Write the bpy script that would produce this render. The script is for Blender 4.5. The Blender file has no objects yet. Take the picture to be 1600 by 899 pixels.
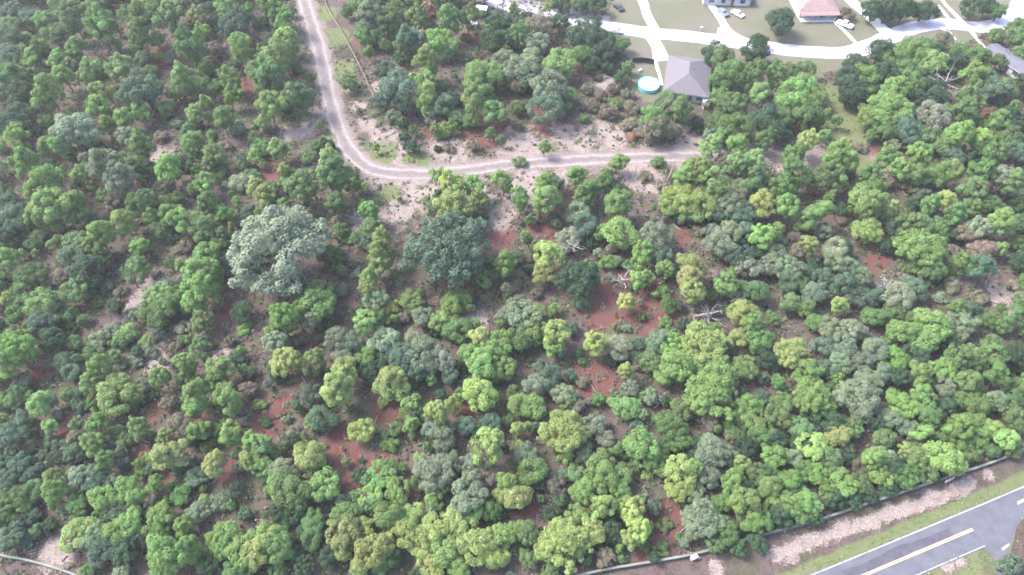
import bpy, math, random
import numpy as np
R = math.radians
rng = np.random.default_rng(11)
random.seed(5)

# ------------------------------------------------------------------ camera, world, sun, exposure
SC = bpy.context.scene
COL = SC.collection
FPX, PITCH, CAMH = 1142.0, R(52.0), 130.0        # focal length in photo pixels, look-down angle, height in metres
cam_d = bpy.data.cameras.new('camera'); cam = bpy.data.objects.new('camera', cam_d); COL.objects.link(cam)
cam_d.sensor_width = 36.0; cam_d.lens = 36.0 * FPX / 1600.0
cam_d.clip_start = 1.0; cam_d.clip_end = 20000.0
cam.location = (0, 0, CAMH); cam.rotation_euler = (math.pi / 2 - PITCH, 0, 0)
SC.camera = cam
SC.view_settings.view_transform = 'Standard'; SC.view_settings.look = 'None'
SC.view_settings.gamma = 1.0; SC.view_settings.use_curve_mapping = False
SC.view_settings.exposure = 2.42
SC.render.engine = 'CYCLES'
SC.cycles.use_denoising = True
SC.cycles.max_bounces = 5; SC.cycles.diffuse_bounces = 3; SC.cycles.glossy_bounces = 2
SC.cycles.transmission_bounces = 3; SC.cycles.volume_bounces = 0
SC.cycles.filter_width = 1.6
SUN_EL, SUN_AZ = R(50), R(-72)                   # sun from the left of the picture and a little beyond
w = bpy.data.worlds.new('World'); SC.world = w; w.use_nodes = True
nt = w.node_tree; sky = nt.nodes.new('ShaderNodeTexSky'); sky.sky_type = 'NISHITA'; sky.sun_disc = False
sky.sun_elevation = SUN_EL; sky.sun_rotation = SUN_AZ
sky.air_density = 1.0; sky.dust_density = 3.5; sky.ozone_density = 1.0
bg = nt.nodes['Background']; bg.inputs['Strength'].default_value = 0.15
nt.links.new(sky.outputs[0], bg.inputs['Color'])
sd = bpy.data.lights.new('sun', 'SUN'); sun = bpy.data.objects.new('sun', sd); COL.objects.link(sun)
sd.energy = 1.6; sd.angle = R(15); sd.color = (1.0, 0.955, 0.90)
sdir = np.array([math.sin(SUN_AZ) * math.cos(SUN_EL), math.cos(SUN_AZ) * math.cos(SUN_EL), math.sin(SUN_EL)])
import mathutils
sun.rotation_euler = mathutils.Vector((-sdir[0], -sdir[1], -sdir[2])).to_track_quat('-Z', 'Y').to_euler()

SP, CP = math.sin(PITCH), math.cos(PITCH)
def at(u, v, z=0.0):
    """the point of the plane at height z that the photo shows at (u, v)"""
    dx, dy = (u - 800.0) / FPX, -(v - 449.5) / FPX
    d = (dx, CP + dy * SP, -SP + dy * CP)
    t = (z - CAMH) / d[2]
    return (d[0] * t, d[1] * t, z)
def pix(x, y, z=0.0):
    """photo pixel of world points (arrays allowed)"""
    zz = z - CAMH
    f = y * CP - zz * SP; up = y * SP + zz * CP
    return 800.0 + FPX * x / f, 449.5 - FPX * up / f
def ppm(v):                                       # photo pixels per metre, across the picture, at row v
    return (FPX * SP + (v - 449.5) * CP) / CAMH

# ------------------------------------------------------------------ materials
def mat(name, col, rough=0.8, spec=0.2, noise=0.0, nscale=3.0, col2=None, bump=0.0, metal=0.0):
    m = bpy.data.materials.new(name); m.use_nodes = True; t = m.node_tree; b = t.nodes['Principled BSDF']
    b.inputs['Roughness'].default_value = rough; b.inputs['Specular IOR Level'].default_value = spec
    b.inputs['Metallic'].default_value = metal
    tc = t.nodes.new('ShaderNodeTexCoord'); n = t.nodes.new('ShaderNodeTexNoise')
    n.inputs['Scale'].default_value = nscale; n.inputs['Detail'].default_value = 6; n.inputs['Roughness'].default_value = .65
    t.links.new(tc.outputs['Object'], n.inputs['Vector'])
    mx = t.nodes.new('ShaderNodeMix'); mx.data_type = 'RGBA'
    c2 = col2 if col2 else tuple(c * (1 - noise) for c in col)
    mx.inputs[6].default_value = (*col, 1); mx.inputs[7].default_value = (*c2, 1)
    rp = t.nodes.new('ShaderNodeMapRange'); rp.inputs[1].default_value = .35; rp.inputs[2].default_value = .65
    t.links.new(n.outputs['Fac'], rp.inputs[0]); t.links.new(rp.outputs[0], mx.inputs[0])
    t.links.new(mx.outputs[2], b.inputs['Base Color'])
    if bump:
        bp = t.nodes.new('ShaderNodeBump'); bp.inputs['Strength'].default_value = bump; bp.inputs['Distance'].default_value = .1
        t.links.new(n.outputs['Fac'], bp.inputs['Height']); t.links.new(bp.outputs[0], b.inputs['Normal'])
    return m

def leaf_mat(name, rough=0.7, transl=0.38, from_object=True):
    """leaf colour = the tree's own colour, varied leaf by leaf and branch by branch"""
    m = bpy.data.materials.new(name); m.use_nodes = True; t = m.node_tree; N = t.nodes; L = t.links
    b = N['Principled BSDF']; b.inputs['Roughness'].default_value = rough; b.inputs['Specular IOR Level'].default_value = .25
    if from_object:
        oi = N.new('ShaderNodeObjectInfo'); base = oi.outputs['Color']
    else:
        a = N.new('ShaderNodeAttribute'); a.attribute_name = 'leafcol'; base = a.outputs['Color']
    at_ = N.new('ShaderNodeAttribute'); at_.attribute_name = 'tint'
    hs = N.new('ShaderNodeHueSaturation')
    mr = N.new('ShaderNodeMapRange'); mr.inputs[3].default_value = .478; mr.inputs[4].default_value = .522
    mv = N.new('ShaderNodeMapRange'); mv.inputs[3].default_value = .68; mv.inputs[4].default_value = 1.36
    L.new(at_.outputs['Fac'], mr.inputs[0]); L.new(at_.outputs['Fac'], mv.inputs[0])
    L.new(mr.outputs[0], hs.inputs['Hue']); L.new(mv.outputs[0], hs.inputs['Value']); L.new(base, hs.inputs['Color'])
    L.new(hs.outputs[0], b.inputs['Base Color'])
    tr = N.new('ShaderNodeBsdfTranslucent'); L.new(hs.outputs[0], tr.inputs['Color'])
    ms = N.new('ShaderNodeMixShader'); ms.inputs[0].default_value = transl
    L.new(b.outputs[0], ms.inputs[1]); L.new(tr.outputs[0], ms.inputs[2]); L.new(ms.outputs[0], N['Material Output'].inputs['Surface'])
    return m
M_LEAF = leaf_mat('leaves')
M_SCRUB = leaf_mat('scrub_leaves', from_object=False)
M_BARK = mat('bark', (.19, .15, .125), .95, .1, .5, 5, bump=.4)
M_DEAD = mat('bleached_wood', (.27, .25, .25), .85, .2, .35, 4)
M_BRUSH = mat('brushwood', (.24, .18, .15), .9, .1, .5, 6)

# ------------------------------------------------------------------ mesh helpers
def mesh_np(name, V, F, m, parent=None, attrs=None, link=True, smooth=False):
    """V (n,3) array, F (k,4) or (k,3) int array"""
    V = np.asarray(V, dtype=np.float32); F = np.asarray(F, dtype=np.int32)
    me = bpy.data.meshes.new(name); k, c = F.shape
    me.vertices.add(len(V)); me.vertices.foreach_set('co', V.ravel())
    me.loops.add(k * c); me.loops.foreach_set('vertex_index', F.ravel())
    me.polygons.add(k); me.polygons.foreach_set('loop_start', np.arange(0, k * c, c, dtype=np.int32))
    if smooth: me.polygons.foreach_set('use_smooth', np.ones(k, dtype=bool))
    for an, dom, typ, data in (attrs or ()):
        a = me.attributes.new(an, typ, dom)
        a.data.foreach_set('value' if typ == 'FLOAT' else 'color', np.asarray(data, dtype=np.float32).ravel())
    me.update(calc_edges=True); me.materials.append(m)
    o = bpy.data.objects.new(name, me)
    if link: COL.objects.link(o)
    if parent: o.parent = parent
    return o
class MB:
    """collects faces of mixed shapes"""
    def __init__(s): s.v = []; s.f = []
    def poly(s, pts): i = len(s.v); s.v += [tuple(p) for p in pts]; s.f.append(tuple(range(i, i + len(pts)))); return s
    def box(s, c, d, rz=0.0, taper=1.0):
        ca, sa = math.cos(rz), math.sin(rz); i = len(s.v)
        for z, k in ((-1, 1.0), (1, taper)):
            for x, y in ((-1, -1), (1, -1), (1, 1), (-1, 1)):
                X, Y = x * d[0] / 2 * k, y * d[1] / 2 * k
                s.v.append((c[0] + X * ca - Y * sa, c[1] + X * sa + Y * ca, c[2] + z * d[2] / 2))
        for q in ((3, 2, 1, 0), (4, 5, 6, 7), (0, 1, 5, 4), (1, 2, 6, 5), (2, 3, 7, 6), (3, 0, 4, 7)): s.f.append(tuple(i + a for a in q))
        return s
    def tube(s, pts, rad, n=6):
        pts = [np.array(p, float) for p in pts]; i0 = len(s.v)
        for k, p in enumerate(pts):
            d = pts[min(k + 1, len(pts) - 1)] - pts[max(k - 1, 0)]; d /= (np.linalg.norm(d) + 1e-9)
            a = np.cross(d, (0.3, 0.9, 0.31)); a /= (np.linalg.norm(a) + 1e-9); b = np.cross(d, a)
            r = rad[k] if hasattr(rad, '__len__') else rad
            for j in range(n):
                t = 2 * math.pi * j / n; s.v.append(tuple(p + r * (math.cos(t) * a + math.sin(t) * b)))
        for k in range(len(pts) - 1):
            for j in range(n):
                a0 = i0 + k * n + j; a1 = i0 + k * n + (j + 1) % n
                s.f.append((a0, a1, a1 + n, a0 + n))
        s.f.append(tuple(i0 + j for j in range(n))[::-1]); e = i0 + (len(pts) - 1) * n; s.f.append(tuple(e + j for j in range(n)))
        return s
    def build(s, name, m, parent=None, bevel=0.0, smooth=False, link=True):
        me = bpy.data.meshes.new(name); me.from_pydata(s.v, [], s.f); me.update(); me.materials.append(m)
        if smooth: me.polygons.foreach_set('use_smooth', [True] * len(me.polygons))
        o = bpy.data.objects.new(name, me)
        if link: COL.objects.link(o)
        if parent: o.parent = parent
        if bevel:
            md = o.modifiers.new('bevel', 'BEVEL'); md.width = bevel; md.segments = 2
        return o
def tag(o, label=None, cat=None, group=None, kind=None):
    if label: o['label'] = label
    if cat: o['category'] = cat
    if group: o['group'] = group
    if kind: o['kind'] = kind
    return o
def empty(name, loc, rz=0.0, **k):
    o = bpy.data.objects.new(name, None); COL.objects.link(o); o.location = loc; o.rotation_euler = (0, 0, rz)
    o.empty_display_size = .5
    return tag(o, **k)

def smooth_line(pts, step=1.0):
    P = [np.array(p[:2], float) for p in pts]; P = [2 * P[0] - P[1]] + P + [2 * P[-1] - P[-2]]; out = []
    for i in range(1, len(P) - 2):
        n = max(2, int(np.linalg.norm(P[i + 1] - P[i]) / step))
        for k in range(n):
            t = k / n; a, b, c, d = P[i - 1:i + 3]
            out.append(.5 * (2 * b + (c - a) * t + (2 * a - 5 * b + 4 * c - d) * t * t + (3 * b - a - 3 * c + d) * t ** 3))
    out.append(P[-2]); return np.array(out)
def side_of(L):
    T = np.gradient(L, axis=0); T /= np.linalg.norm(T, axis=1)[:, None]
    return np.stack([-T[:, 1], T[:, 0]], 1)
def wobble(n, k, seed):
    g = np.random.default_rng(seed); a = g.normal(size=n + 4 * k); ker = np.hanning(k + 2); ker /= math.sqrt((ker ** 2).sum())
    return np.convolve(a, ker, 'same')[:n]
def ribbon(name, L, hw0, hw1, z, m, rough=0.0, seed=1, nx=9):
    """a flat band along L from offset hw0 to hw1, ragged by `rough` metres; 'across' runs from -1 to 1"""
    S = side_of(L); n = len(L)
    e0 = hw0 + rough * (wobble(n, 7, seed) * .6 + wobble(n, 2, seed + 5) * .3); e1 = hw1 + rough * (wobble(n, 7, seed + 1) * .6 + wobble(n, 2, seed + 6) * .3)
    t = np.linspace(0, 1, nx); off = e0[:, None] * (1 - t) + e1[:, None] * t
    P = L[:, None, :] + S[:, None, :] * off[:, :, None]
    V = np.concatenate([P, np.full((n, nx, 1), z)], 2).reshape(-1, 3)
    i = np.arange(n - 1)[:, None] * nx + np.arange(nx - 1)[None, :]
    F = np.stack([i, i + nx, i + nx + 1, i + 1], -1).reshape(-1, 4)[:, ::-1]
    o = mesh_np(name, V, F, m, attrs=[('across', 'POINT', 'FLOAT', off.ravel())])
    return o
def sheet(name, px, z, m, kind='structure', label=None):
    pts = [at(*p)[:2] for p in px]
    mb = MB(); mb.poly([(x, y, z) for x, y in pts][::-1])
    o = mb.build(name, m); o['kind'] = kind
    if label: o['label'] = label
    nrm = o.data.polygons[0].normal
    if nrm.z < 0: o.data.flip_normals()
    return o

# ------------------------------------------------------------------ ground: one sheet, its soils and grass by zone
def fbm(x, y, s, seed, octv=4):
    g = np.random.default_rng(seed); out = np.zeros_like(x); amp = 1.0
    for o in range(octv):
        for k in range(5):
            a = g.uniform(0, 2 * math.pi); f = 2 * math.pi / (s / 2 ** o) * g.uniform(.7, 1.3)
            out += amp * np.sin((x * math.cos(a) + y * math.sin(a)) * f + g.uniform(0, 6.28)) / 5
        amp *= .6
    return out
def inpoly(u, v, poly):
    ins = np.zeros(u.shape, bool); n = len(poly)
    for i in range(n):
        x0, y0 = poly[i]; x1, y1 = poly[(i + 1) % n]
        if y0 == y1: continue
        ins ^= ((v > min(y0, y1)) & (v <= max(y0, y1)) & (u < x0 + (v - y0) * (x1 - x0) / (y1 - y0)))
    return ins
def seg_d(u, v, pts):
    d = np.full(u.shape, 1e9)
    for (x0, y0), (x1, y1) in zip(pts[:-1], pts[1:]):
        L2 = (x1 - x0) ** 2 + (y1 - y0) ** 2
        t = np.clip(((u - x0) * (x1 - x0) + (v - y0) * (y1 - y0)) / L2, 0, 1)
        d = np.minimum(d, np.hypot(u - x0 - t * (x1 - x0), v - y0 - t * (y1 - y0)))
    return d
FENCE_PX = [(860, 912), (940, 893), (1010, 881), (1082, 868), (1140, 852), (1200, 835), (1250, 822), (1300, 807), (1350, 790), (1400, 774), (1450, 757), (1490, 744), (1550, 724), (1610, 699), (1660, 676)]
LAWN = [(935, 42), (960, 0), (1000, -60), (1640, -60), (1640, 60), (1590, 30), (1500, 70), (1440, 60), (1390, 75), (1340, 100), (1310, 110), (1280, 112), (1200, 95), (1100, 92), (1085, 100), (1030, 160), (1005, 160), (985, 120), (985, 92), (955, 70)]
VERGE = FENCE_PX + [(1700, 660), (1750, 950), (860, 950)]
ROAD_PX = [(462, -45), (476, 0), (500, 75), (514, 140), (527, 190), (545, 230), (580, 262), (640, 271), (720, 266), (800, 256), (900, 249), (1000, 245), (1100, 243), (1200, 243), (1300, 250), (1380, 262)]
xs = np.concatenate([[-6000, -2500, -1000, -500, -330], np.arange(-230, 230.1, .8), [330, 500, 1000, 2500, 6000]])
ys = np.concatenate([[-6000, -2000, -600, -200, -60, 0], np.arange(14, 350, .8), [420, 600, 1000, 2500, 6000, 9000]])
X, Y = np.meshgrid(xs, ys)
U, Vv = pix(X, np.maximum(Y, 5), 0.0)
fn = fbm(X, Y, 9.0, 3); fn2 = fbm(X, Y, 3.0, 4)
def blob(u, v, r, soft=.45):
    """soft-edged ragged patch, r in photo pixels across the picture"""
    x, y, _ = at(u, v); rm = r / ppm(v)
    d = np.hypot(X - x, (Y - y) / 1.15) / rm
    return np.clip((1.0 - d + .28 * fn + .18 * fn2) / soft, 0, 1)
RED = [(540, 700, 48), (590, 725, 40), (600, 640, 34), (430, 645, 48), (480, 540, 30), (345, 490, 26), (65, 585, 24), (1020, 485, 65), (950, 480, 60), (930, 590, 52), (1065, 370, 24), (1045, 815, 46),
       (1030, 860, 50), (860, 200, 60), (760, 205, 60), (690, 200, 40), (420, 265, 34), (255, 90, 46), (312, 103, 24), (1222, 368, 28), (240, 640, 32), (205, 710, 34), (100, 665, 28), (360, 740, 24), (250, 755, 24),
       (1370, 410, 30), (850, 350, 40), (770, 365, 50), (735, 60, 22), (1315, 200, 26), (500, 445, 22), (1140, 575, 20), (1370, 240, 20), (830, 800, 24), (700, 880, 40), (560, 740, 40), (730, 650, 28), (480, 620, 40), (385, 130, 24), (1040, 640, 20),
       (640, 100, 24), (560, 66, 16), (1180, 520, 20), (990, 430, 40), (310, 660, 24), (170, 610, 24), (640, 760, 30), (1290, 330, 24)]
SAND = [(235, 450, 40), (205, 480, 26), (255, 560, 46), (215, 400, 20), (480, 200, 30), (455, 208, 26), (495, 170, 20), (500, 110, 12), (650, 300, 52), (690, 296, 40), (890, 274, 32), (830, 278, 40), (600, 215, 40), (575, 195, 26), (548, 140, 16), (560, 165, 20),
        (900, 225, 70), (820, 232, 70), (700, 236, 50), (960, 210, 50), (1000, 275, 60), (1080, 232, 60), (750, 310, 40), (940, 125, 34), (90, 855, 50), (65, 225, 24), (1340, 452, 22), (1570, 470, 40), (560, 345, 26), (620, 330, 44), (250, 245, 34), (1225, 165, 26),
        (1145, 240, 60), (830, 300, 60), (780, 340, 40), (350, 70, 12), (630, 262, 80), (340, 560, 26), (745, 500, 30), (1240, 255, 50), (655, 45, 16), (590, 135, 18)]
GRASS = [(590, 242, 40), (510, 215, 14), (522, 60, 34), (535, 110, 30), (510, 20, 26), (470, 60, 10), (1310, 190, 60), (1300, 150, 50), (1320, 215, 40), (860, 235, 20), (650, 250, 30), (610, 300, 20), (560, 255, 20), (1250, 110, 50), (80, 200, 20), (960, 535, 26), (1340, 260, 40)]
red = np.zeros_like(X); sand = np.zeros_like(X); grass = np.zeros_like(X)
for p in RED: red = np.maximum(red, blob(p[0], p[1], p[2] * .86))
for p in SAND: sand = np.maximum(sand, blob(*p, soft=.8) * .9)
for p in GRASS: grass = np.maximum(grass, blob(*p, soft=.6))
front = Y > 14
du = seg_d(U, Vv, ROAD_PX)
sand = np.maximum(sand, np.where(front, np.clip(1.5 - du / 26 + .35 * fn, 0, 1) * .5, 0))
lawn = (inpoly(U, Vv, LAWN) & front).astype(float)
grass = np.maximum(grass, lawn); red *= 1 - lawn; sand = sand * (1 - lawn) + .22 * lawn
verge = (inpoly(U, Vv, VERGE) & front)
dl = seg_d(U, Vv, [(1200, 931), (1290, 894), (1440, 831), (1600, 764), (1700, 722)])   # distance to the paved road's white edge line
vg = np.clip(1.15 - np.abs(dl - 14) / 16 + .25 * fn, 0, 1)
below = inpoly(U, Vv, [(1200, 931), (1290, 894), (1440, 831), (1600, 764), (1800, 680), (1800, 1000), (1200, 1000)])
vg = np.where(below, .6 + .3 * fn, vg)
gl = np.clip(.4 + .5 * fn, 0, 1) * .55
grass = np.where(verge, np.maximum(vg, gl * .6), grass); red = np.where(verge, .22 * np.clip(1 + fn, 0, 1), red)
SV = [(1225, 850, 34), (1262, 843, 36), (1300, 835, 36), (1340, 822, 38), (1375, 808, 40), (1410, 800, 40), (1440, 790, 36), (1470, 780, 34), (1500, 768, 28), (1560, 735, 20), (1240, 868, 20), (1480, 885, 20), (1500, 877, 16), (1330, 805, 20), (1120, 885, 24), (1400, 822, 20)]
sv = np.zeros_like(X)
band = seg_d(U, Vv, [(1205, 868), (1262, 848), (1330, 826), (1410, 797), (1470, 776), (1515, 757)])
sv = np.where(front, np.clip(1.12 - band / 17 + .38 * fbm(X, Y, 5.0, 21) + .25 * fbm(X, Y, 1.7, 22), 0, 1), 0)
for p in [(1240, 872, 16), (1480, 885, 18), (1500, 877, 14), (1120, 888, 18), (1545, 742, 16)]: sv = np.maximum(sv, blob(*p, soft=.9))
sand = np.where(verge, sv, sand); grass = np.where(verge, grass * (1 - .85 * sv), grass)
pool = blob(1003, 135, 26, .3); grass = np.maximum(grass, pool)
cols = np.stack([red, sand, grass, np.where(verge | (grass > .6) & (lawn < .5), 1.0, 0.0)], -1)
ny, nx = X.shape
i = np.arange(ny - 1)[:, None] * nx + np.arange(nx - 1)[None, :]
F = np.stack([i, i + 1, i + nx + 1, i + nx], -1).reshape(-1, 4)
m = bpy.data.materials.new('forest_floor'); m.use_nodes = True; t = m.node_tree; N = t.nodes; Lk = t.links; b = N['Principled BSDF']
b.inputs['Roughness'].default_value = .95; b.inputs['Specular IOR Level'].default_value = .08
za = N.new('ShaderNodeAttribute'); za.attribute_name = 'zone'; sp = N.new('ShaderNodeSeparateColor'); Lk.new(za.outputs['Color'], sp.inputs[0])
tc = N.new('ShaderNodeTexCoord')
def noise(scale, detail=5, rough=.6):
    n = N.new('ShaderNodeTexNoise'); n.inputs['Scale'].default_value = scale; n.inputs['Detail'].default_value = detail; n.inputs['Roughness'].default_value = rough
    Lk.new(tc.outputs['Object'], n.inputs['Vector']); return n.outputs['Fac']
def ramp(src, a, b_):
    r = N.new('ShaderNodeMapRange'); r.inputs[1].default_value = a; r.inputs[2].default_value = b_; Lk.new(src, r.inputs[0]); return r.outputs[0]
def mix(f, a, b_):
    x = N.new('ShaderNodeMix'); x.data_type = 'RGBA'
    if hasattr(f, 'node'): Lk.new(f, x.inputs[0])
    else: x.inputs[0].default_value = f
    for k, c in ((6, a), (7, b_)):
        if isinstance(c, tuple): x.inputs[k].default_value = (*c, 1)
        else: Lk.new(c, x.inputs[k])
    return x.outputs[2]
def math_(op, a, b_):
    x = N.new('ShaderNodeMath'); x.operation = op
    for k, c in ((0, a), (1, b_)):
        if isinstance(c, (int, float)): x.inputs[k].default_value = c
        else: Lk.new(c, x.inputs[k])
    return x.outputs[0]
n_big, n_mid, n_fine = noise(.09), noise(.55), noise(2.6, 6, .7)
floor = mix(ramp(n_mid, .38, .62), (.052, .037, .036), (.080, .060, .057))
floor = mix(ramp(n_fine, .50, .70), floor, (.128, .102, .099))
floor = mix(math_('MULTIPLY', ramp(n_big, .45, .6), .55), floor, (.050, .060, .030))
redc = mix(ramp(n_fine, .35, .7), (.070, .027, .025), (.125, .058, .051))
redc = mix(ramp(n_mid, .48, .62), redc, (.075, .052, .048))
sandc = mix(ramp(n_fine, .35, .66), (.11, .087, .080), (.27, .228, .213))
sandc = mix(math_('MULTIPLY', ramp(n_mid, .45, .7), .6), sandc, (.095, .07, .066))
grc = mix(ramp(n_mid, .35, .65), (.064, .098, .034), (.100, .105, .055))
grc = mix(math_('MULTIPLY', ramp(n_fine, .4, .75), .5), grc, (.135, .12, .085))
lwn = mix(ramp(n_big, .4, .6), (.088, .092, .062), (.108, .098, .084))
lwn = mix(math_('MULTIPLY', ramp(n_fine, .3, .8), .35), lwn, (.095, .097, .066))
grass_c = mix(za.outputs['Alpha'], lwn, grc)
def edge(ch, k=.9):      # ragged transition
    return ramp(math_('ADD', ch, math_('MULTIPLY', math_('SUBTRACT', n_fine, .5), k)), .32, .62)
c = mix(edge(sp.outputs[0], 1.6), floor, redc)
c = mix(edge(sp.outputs[1], 1.5), c, sandc)
c = mix(edge(sp.outputs[2]), c, grass_c)
Lk.new(c, b.inputs['Base Color'])
bp = N.new('ShaderNodeBump'); bp.inputs['Strength'].default_value = .6; bp.inputs['Distance'].default_value = .35; Lk.new(n_fine, bp.inputs['Height']); Lk.new(bp.outputs[0], b.inputs['Normal'])
g = mesh_np('ground', np.stack([X, Y, np.zeros_like(X)], -1).reshape(-1, 3), F, m, attrs=[('zone', 'POINT', 'FLOAT_COLOR', cols.reshape(-1, 4))])
tag(g, kind='structure')
red_g, sand_g, grass_g = red, sand, grass
def zone_at(x, y):
    ix = np.clip(np.searchsorted(xs, x), 0, len(xs) - 1); iy = np.clip(np.searchsorted(ys, y), 0, len(ys) - 1)
    return red_g[iy, ix], sand_g[iy, ix], grass_g[iy, ix]

# ------------------------------------------------------------------ roads
def track_mat():
    m = bpy.data.materials.new('track_gravel'); m.use_nodes = True; t = m.node_tree; N = t.nodes; L = t.links; b = N['Principled BSDF']; b.inputs['Roughness'].default_value = .95
    b.inputs['Specular IOR Level'].default_value = .1
    a = N.new('ShaderNodeAttribute'); a.attribute_name = 'across'
    tc = N.new('ShaderNodeTexCoord'); n = N.new('ShaderNodeTexNoise'); n.inputs['Scale'].default_value = .9; n.inputs['Detail'].default_value = 7; n.inputs['Roughness'].default_value = .7; L.new(tc.outputs['Object'], n.inputs['Vector'])
    n2 = N.new('ShaderNodeTexNoise'); n2.inputs['Scale'].default_value = .25; n2.inputs['Detail'].default_value = 3; L.new(tc.outputs['Object'], n2.inputs['Vector'])
    cr = N.new('ShaderNodeValToRGB'); e = cr.color_ramp; e.elements[0].position = 0; e.elements[1].position = 1
    ad = N.new('ShaderNodeMath'); ad.operation = 'MULTIPLY_ADD'; ad.inputs[1].default_value = 1.5; L.new(n2.outputs['Fac'], ad.inputs[0]); L.new(a.outputs['Fac'], ad.inputs[2])
    mr = N.new('ShaderNodeMapRange'); mr.inputs[1].default_value = -2.6; mr.inputs[2].default_value = 4.1; L.new(ad.outputs[0], mr.inputs[0])
    cs = [(0, (.24, .19, .175)), (.14, (.30, .25, .24)), (.22, (.44, .38, .375)), (.30, (.29, .25, .255)), (.44, (.24, .205, .20)), (.56, (.27, .235, .235)), (.66, (.43, .375, .37)), (.76, (.30, .25, .25)), (1, (.24, .19, .17))]
    e.elements[0].color = (*cs[0][1], 1); e.elements[1].color = (*cs[-1][1], 1)
    for p, c in cs[1:-1]: q = e.elements.new(p); q.color = (*c, 1)
    L.new(mr.outputs[0], cr.inputs[0])
    mx = N.new('ShaderNodeMix'); mx.data_type = 'RGBA'; mx.blend_type = 'MULTIPLY'; mx.inputs[0].default_value = .8
    r2 = N.new('ShaderNodeMapRange'); r2.inputs[1].default_value = .3; r2.inputs[2].default_value = .7; r2.inputs[3].default_value = .22; r2.inputs[4].default_value = .50; L.new(n.outputs['Fac'], r2.inputs[0])
    L.new(cr.outputs[0], mx.inputs[6]); L.new(r2.outputs[0], mx.inputs[7]); L.new(mx.outputs[2], b.inputs['Base Color'])
    bp = N.new('ShaderNodeBump'); bp.inputs['Strength'].default_value = .4; bp.inputs['Distance'].default_value = .15; L.new(n.outputs['Fac'], bp.inputs['Height']); L.new(bp.outputs[0], b.inputs['Normal'])
    return m
M_TRACK = track_mat()
LT = smooth_line([at(*p) for p in ROAD_PX if p[0] < 1290], .7)
tag(ribbon('dirt_road', LT, -2.6, 2.7, .012, M_TRACK, rough=.85, seed=3, nx=15), kind='structure')
M_CONC = mat('pale_concrete', (.60, .59, .60), .9, .2, .12, .6)
M_CONC2 = mat('worn_road_concrete', (.42, .40, .46), .9, .2, .0, .25, col2=(.26, .24, .29))
M_GREY = mat('grey_asphalt', (.17, .155, .19), .9, .2, .2, .4)
M_ASPH = mat('asphalt', (.066, .068, .084), .9, .15, .0, .35, col2=(.088, .090, .108), bump=.1)
M_ASPH_D = mat('patched_asphalt', (.045, .044, .058), .85, .15, .0, .5, col2=(.07, .068, .084))
M_WHITE = mat('white_paint', (.24, .25, .23), .6, .3, .25, 2)
M_CREAM = mat('worn_yellow_paint', (.42, .31, .19), .6, .3, .2, 2)
L1 = smooth_line([at(*p) for p in [(700, -30), (775, 4), (850, 22), (900, 34), (960, 44), (1010, 51), (1080, 58), (1150, 67), (1200, 75), (1260, 81), (1320, 83), (1360, 72), (1393, 57), (1433, 43), (1483, 38), (1533, 43), (1570, 34), (1592, 15), (1598, -10), (1594, -40)]], 1)
tag(ribbon('residential_road', L1, -2.9, 3.1, .012, M_CONC2, rough=.18, seed=8), kind='structure')
Lg = smooth_line([at(*p) for p in [(690, -36), (775, 1), (850, 18), (900, 30), (950, 38)]], 1)
tag(ribbon('road_shoulder', Lg, 1.2, 4.6, .02, M_GREY, rough=.2, seed=12), kind='structure')
L2 = smooth_line([at(*p) for p in [(1290, -40), (1330, 2), (1352, 20), (1375, 41), (1394, 58)]], 1)
tag(ribbon('side_street', L2, -1.9, 2.0, .016, M_CONC, rough=.12, seed=9), kind='structure')
def drive(pxs, hw, z=.028, m=None, name='driveway', seed=1):
    tag(ribbon(name, smooth_line([at(*p) for p in pxs], 1), -hw, hw, z, m or M_CONC, rough=.1, seed=seed, nx=5), kind='structure')
drive([(990, -30), (1005, 5), (1012, 25), (1024, 48)], 1.5, seed=21)
drive([(1014, 52), (1023, 66), (1030, 80), (1037, 95)], 1.9, seed=22)
drive([(1024, 95), (1029, 112), (1034, 133)], .45, seed=23, name='garden_path')
drive([(1106, 2), (1120, 20), (1133, 42), (1148, 66)], 1.2, seed=24)
drive([(1295, 26), (1310, 40), (1330, 60), (1345, 76)], .55, seed=25)
drive([(1455, -20), (1480, 10), (1500, 30), (1520, 52), (1535, 72), (1550, 93)], .62, seed=26)
drive([(1465, 8), (1475, 20), (1487, 36)], .5, seed=27)
drive([(1470, 44), (1482, 50), (1492, 62)], .55, seed=28)
sheet('driveway_apron', [(1000, 44), (1020, 42), (1046, 52), (1060, 60), (1032, 62), (1020, 66), (1004, 58), (985, 52)], .034, M_CONC)
sheet('driveway_apron', [(1122, 44), (1138, 42), (1150, 52), (1172, 63), (1190, 72), (1140, 68), (1118, 62)], .034, M_CONC)
sheet('driveway_apron', [(1018, 66), (1030, 66), (1042, 92), (1020, 95)], .022, M_CONC)
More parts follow.
